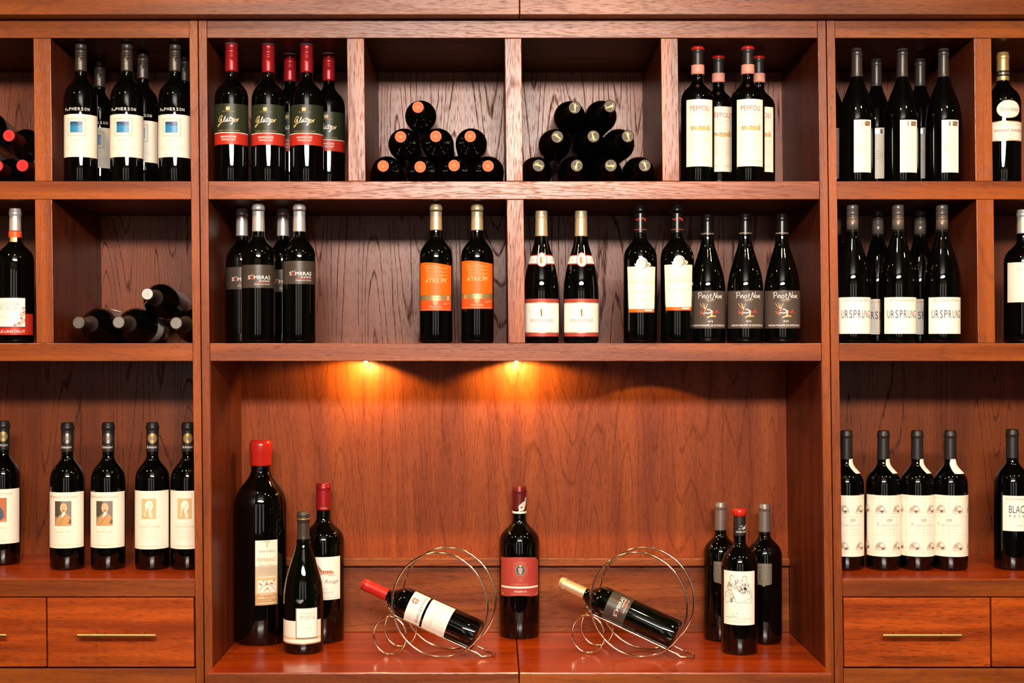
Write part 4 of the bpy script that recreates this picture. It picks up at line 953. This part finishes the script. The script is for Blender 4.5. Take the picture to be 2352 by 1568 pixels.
# ------------------------------------------------------------------ wire holders with leaning bottles
def holder(px, dfront, yawdeg, label):
    a = math.radians(yawdeg); k = KD(dfront)
    t = empty('bottle_holder', (cam.location.x+(px-1130)/1000/k, dfront, Z_TOP+.0006)); tag(t, label, 'bottle holder', 'curled wire bottle holders')
    t.rotation_euler = (0, 0, -a); r = .0026; zz = r
    def circ(cu, v, cw, rx, rz, n=72): return [(cu+rx*math.sin(2*math.pi*i/n), v, cw+rz*math.cos(2*math.pi*i/n)) for i in range(n)]
    for v in (0, .086): tube('large_ring', circ(0, v, .1225+zz, .1165, .1225), r, 'chrome_wire', t, closed=True)
    for v in (0, .086): tube('small_ring', circ(-.122, v, .0445+zz, .040, .0445), r, 'chrome_wire', t, closed=True)
    # long closed cradle under the bottle
    up, lo = (-.118, .0925), (.088, .0118); v0, v1 = .0175, .0685
    P = []
    def along(t_, v): return (up[0]+(lo[0]-up[0])*t_, v, up[1]+(lo[1]-up[1])*t_)
    for i in range(13): P.append(along(i/12, v0))
    vm = (v0+v1)/2
    for an in range(15, 180, 15): P.append((lo[0]+.036*math.sin(math.radians(an)), vm-(v1-v0)/2*math.cos(math.radians(an)), .0036+.0016*abs(math.cos(math.radians(an)))))
    for i in range(13): P.append(along(1-i/12, v1))
    for an in range(15, 180, 15): s_ = math.sin(math.radians(an)); P.append((up[0]-.022*s_, vm+(v1-v0)/2*math.cos(math.radians(an)), up[1]+.026*s_))
    tube('cradle', P, r, 'chrome_wire', t, closed=True)
    return t, a
def lean(B, h, a, label, w0=.1335, tilt=21.4, ushift=0.0, spin=0):
    """bottle lying in the cradle, neck up to the left"""
    o = take(B); tag(o, label, 'bottle'); th = math.radians(tilt)
    ul = Vector((-math.cos(th), 0, math.sin(th)))       # local axis from base to cap
    c = Vector((.0825+ushift, .043, w0-.1375+.0515))
    M = Matrix.Rotation(-a, 4, 'Z')
    q = (M.to_3x3() @ ul).to_track_quat('Z', 'Y')
    # turn the label to the camera
    best = min(range(0, 360, 2), key=lambda s: ((q @ Quaternion((0, 0, 1), math.radians(s))) @ Vector((0, -1, 0))).y)
    o.rotation_mode = 'QUATERNION'; o.rotation_quaternion = q @ Quaternion((0, 0, 1), math.radians(best+spin))
    o.location = h.location+M @ c
h1, a1 = holder(1009.5, .080, 13, 'curled wire bottle holder, left of the large middle bottle, carrying a red-capped bottle')
h2, a2 = holder(1466, .084, 19, 'curled wire bottle holder, right of the large middle bottle, carrying a rose-gold-capped bottle')
B = Bottle('wine_bottle', 308, 37.6, .60, .765, 13.8, SH_BORD)
B.capsule(240, 'capsule_red', 1.2)
d = B.D(100); d.rect(-50, 50, 137, 178, 'paper_white'); d.rect(-50, 50, 72, 131, 'paper_white'); d.disc(20, 166, 8, 8.5, 'ink_brick', .4); d.rect(19.2, 20.8, 159, 173, 'paper_white', .6); d.rect(13, 27, 165.2, 166.8, 'paper_white', .6)
d.text('GÉRARD BERTRAND', 4, 142, 6.4, 'ink_brown', 74); d.text('LANGUEDOC', 4, 108, 7, 'ink_pale', 46)
for v in (98, 92, 86, 80): d.lines(-16, 34, v, 'ink_pale', .9)
d.build('paper_label', B.root)
lean(B, h1, a1, 'red-capped wine bottle with two white labels leaning in the left wire holder', spin=4)
B = Bottle('wine_bottle', 308, 37.8, .60, .765, 14, SH_BORD, glass='glass_green')
B.capsule(240, 'gold_pale', 1.2)
d = charcoal(B.D(150), -4); d.build('paper_label', B.root)
lean(B, h2, a2, 'rose-gold-capped wine bottle with charcoal label leaning in the right wire holder', spin=6)
bpy.context.view_layer.update()
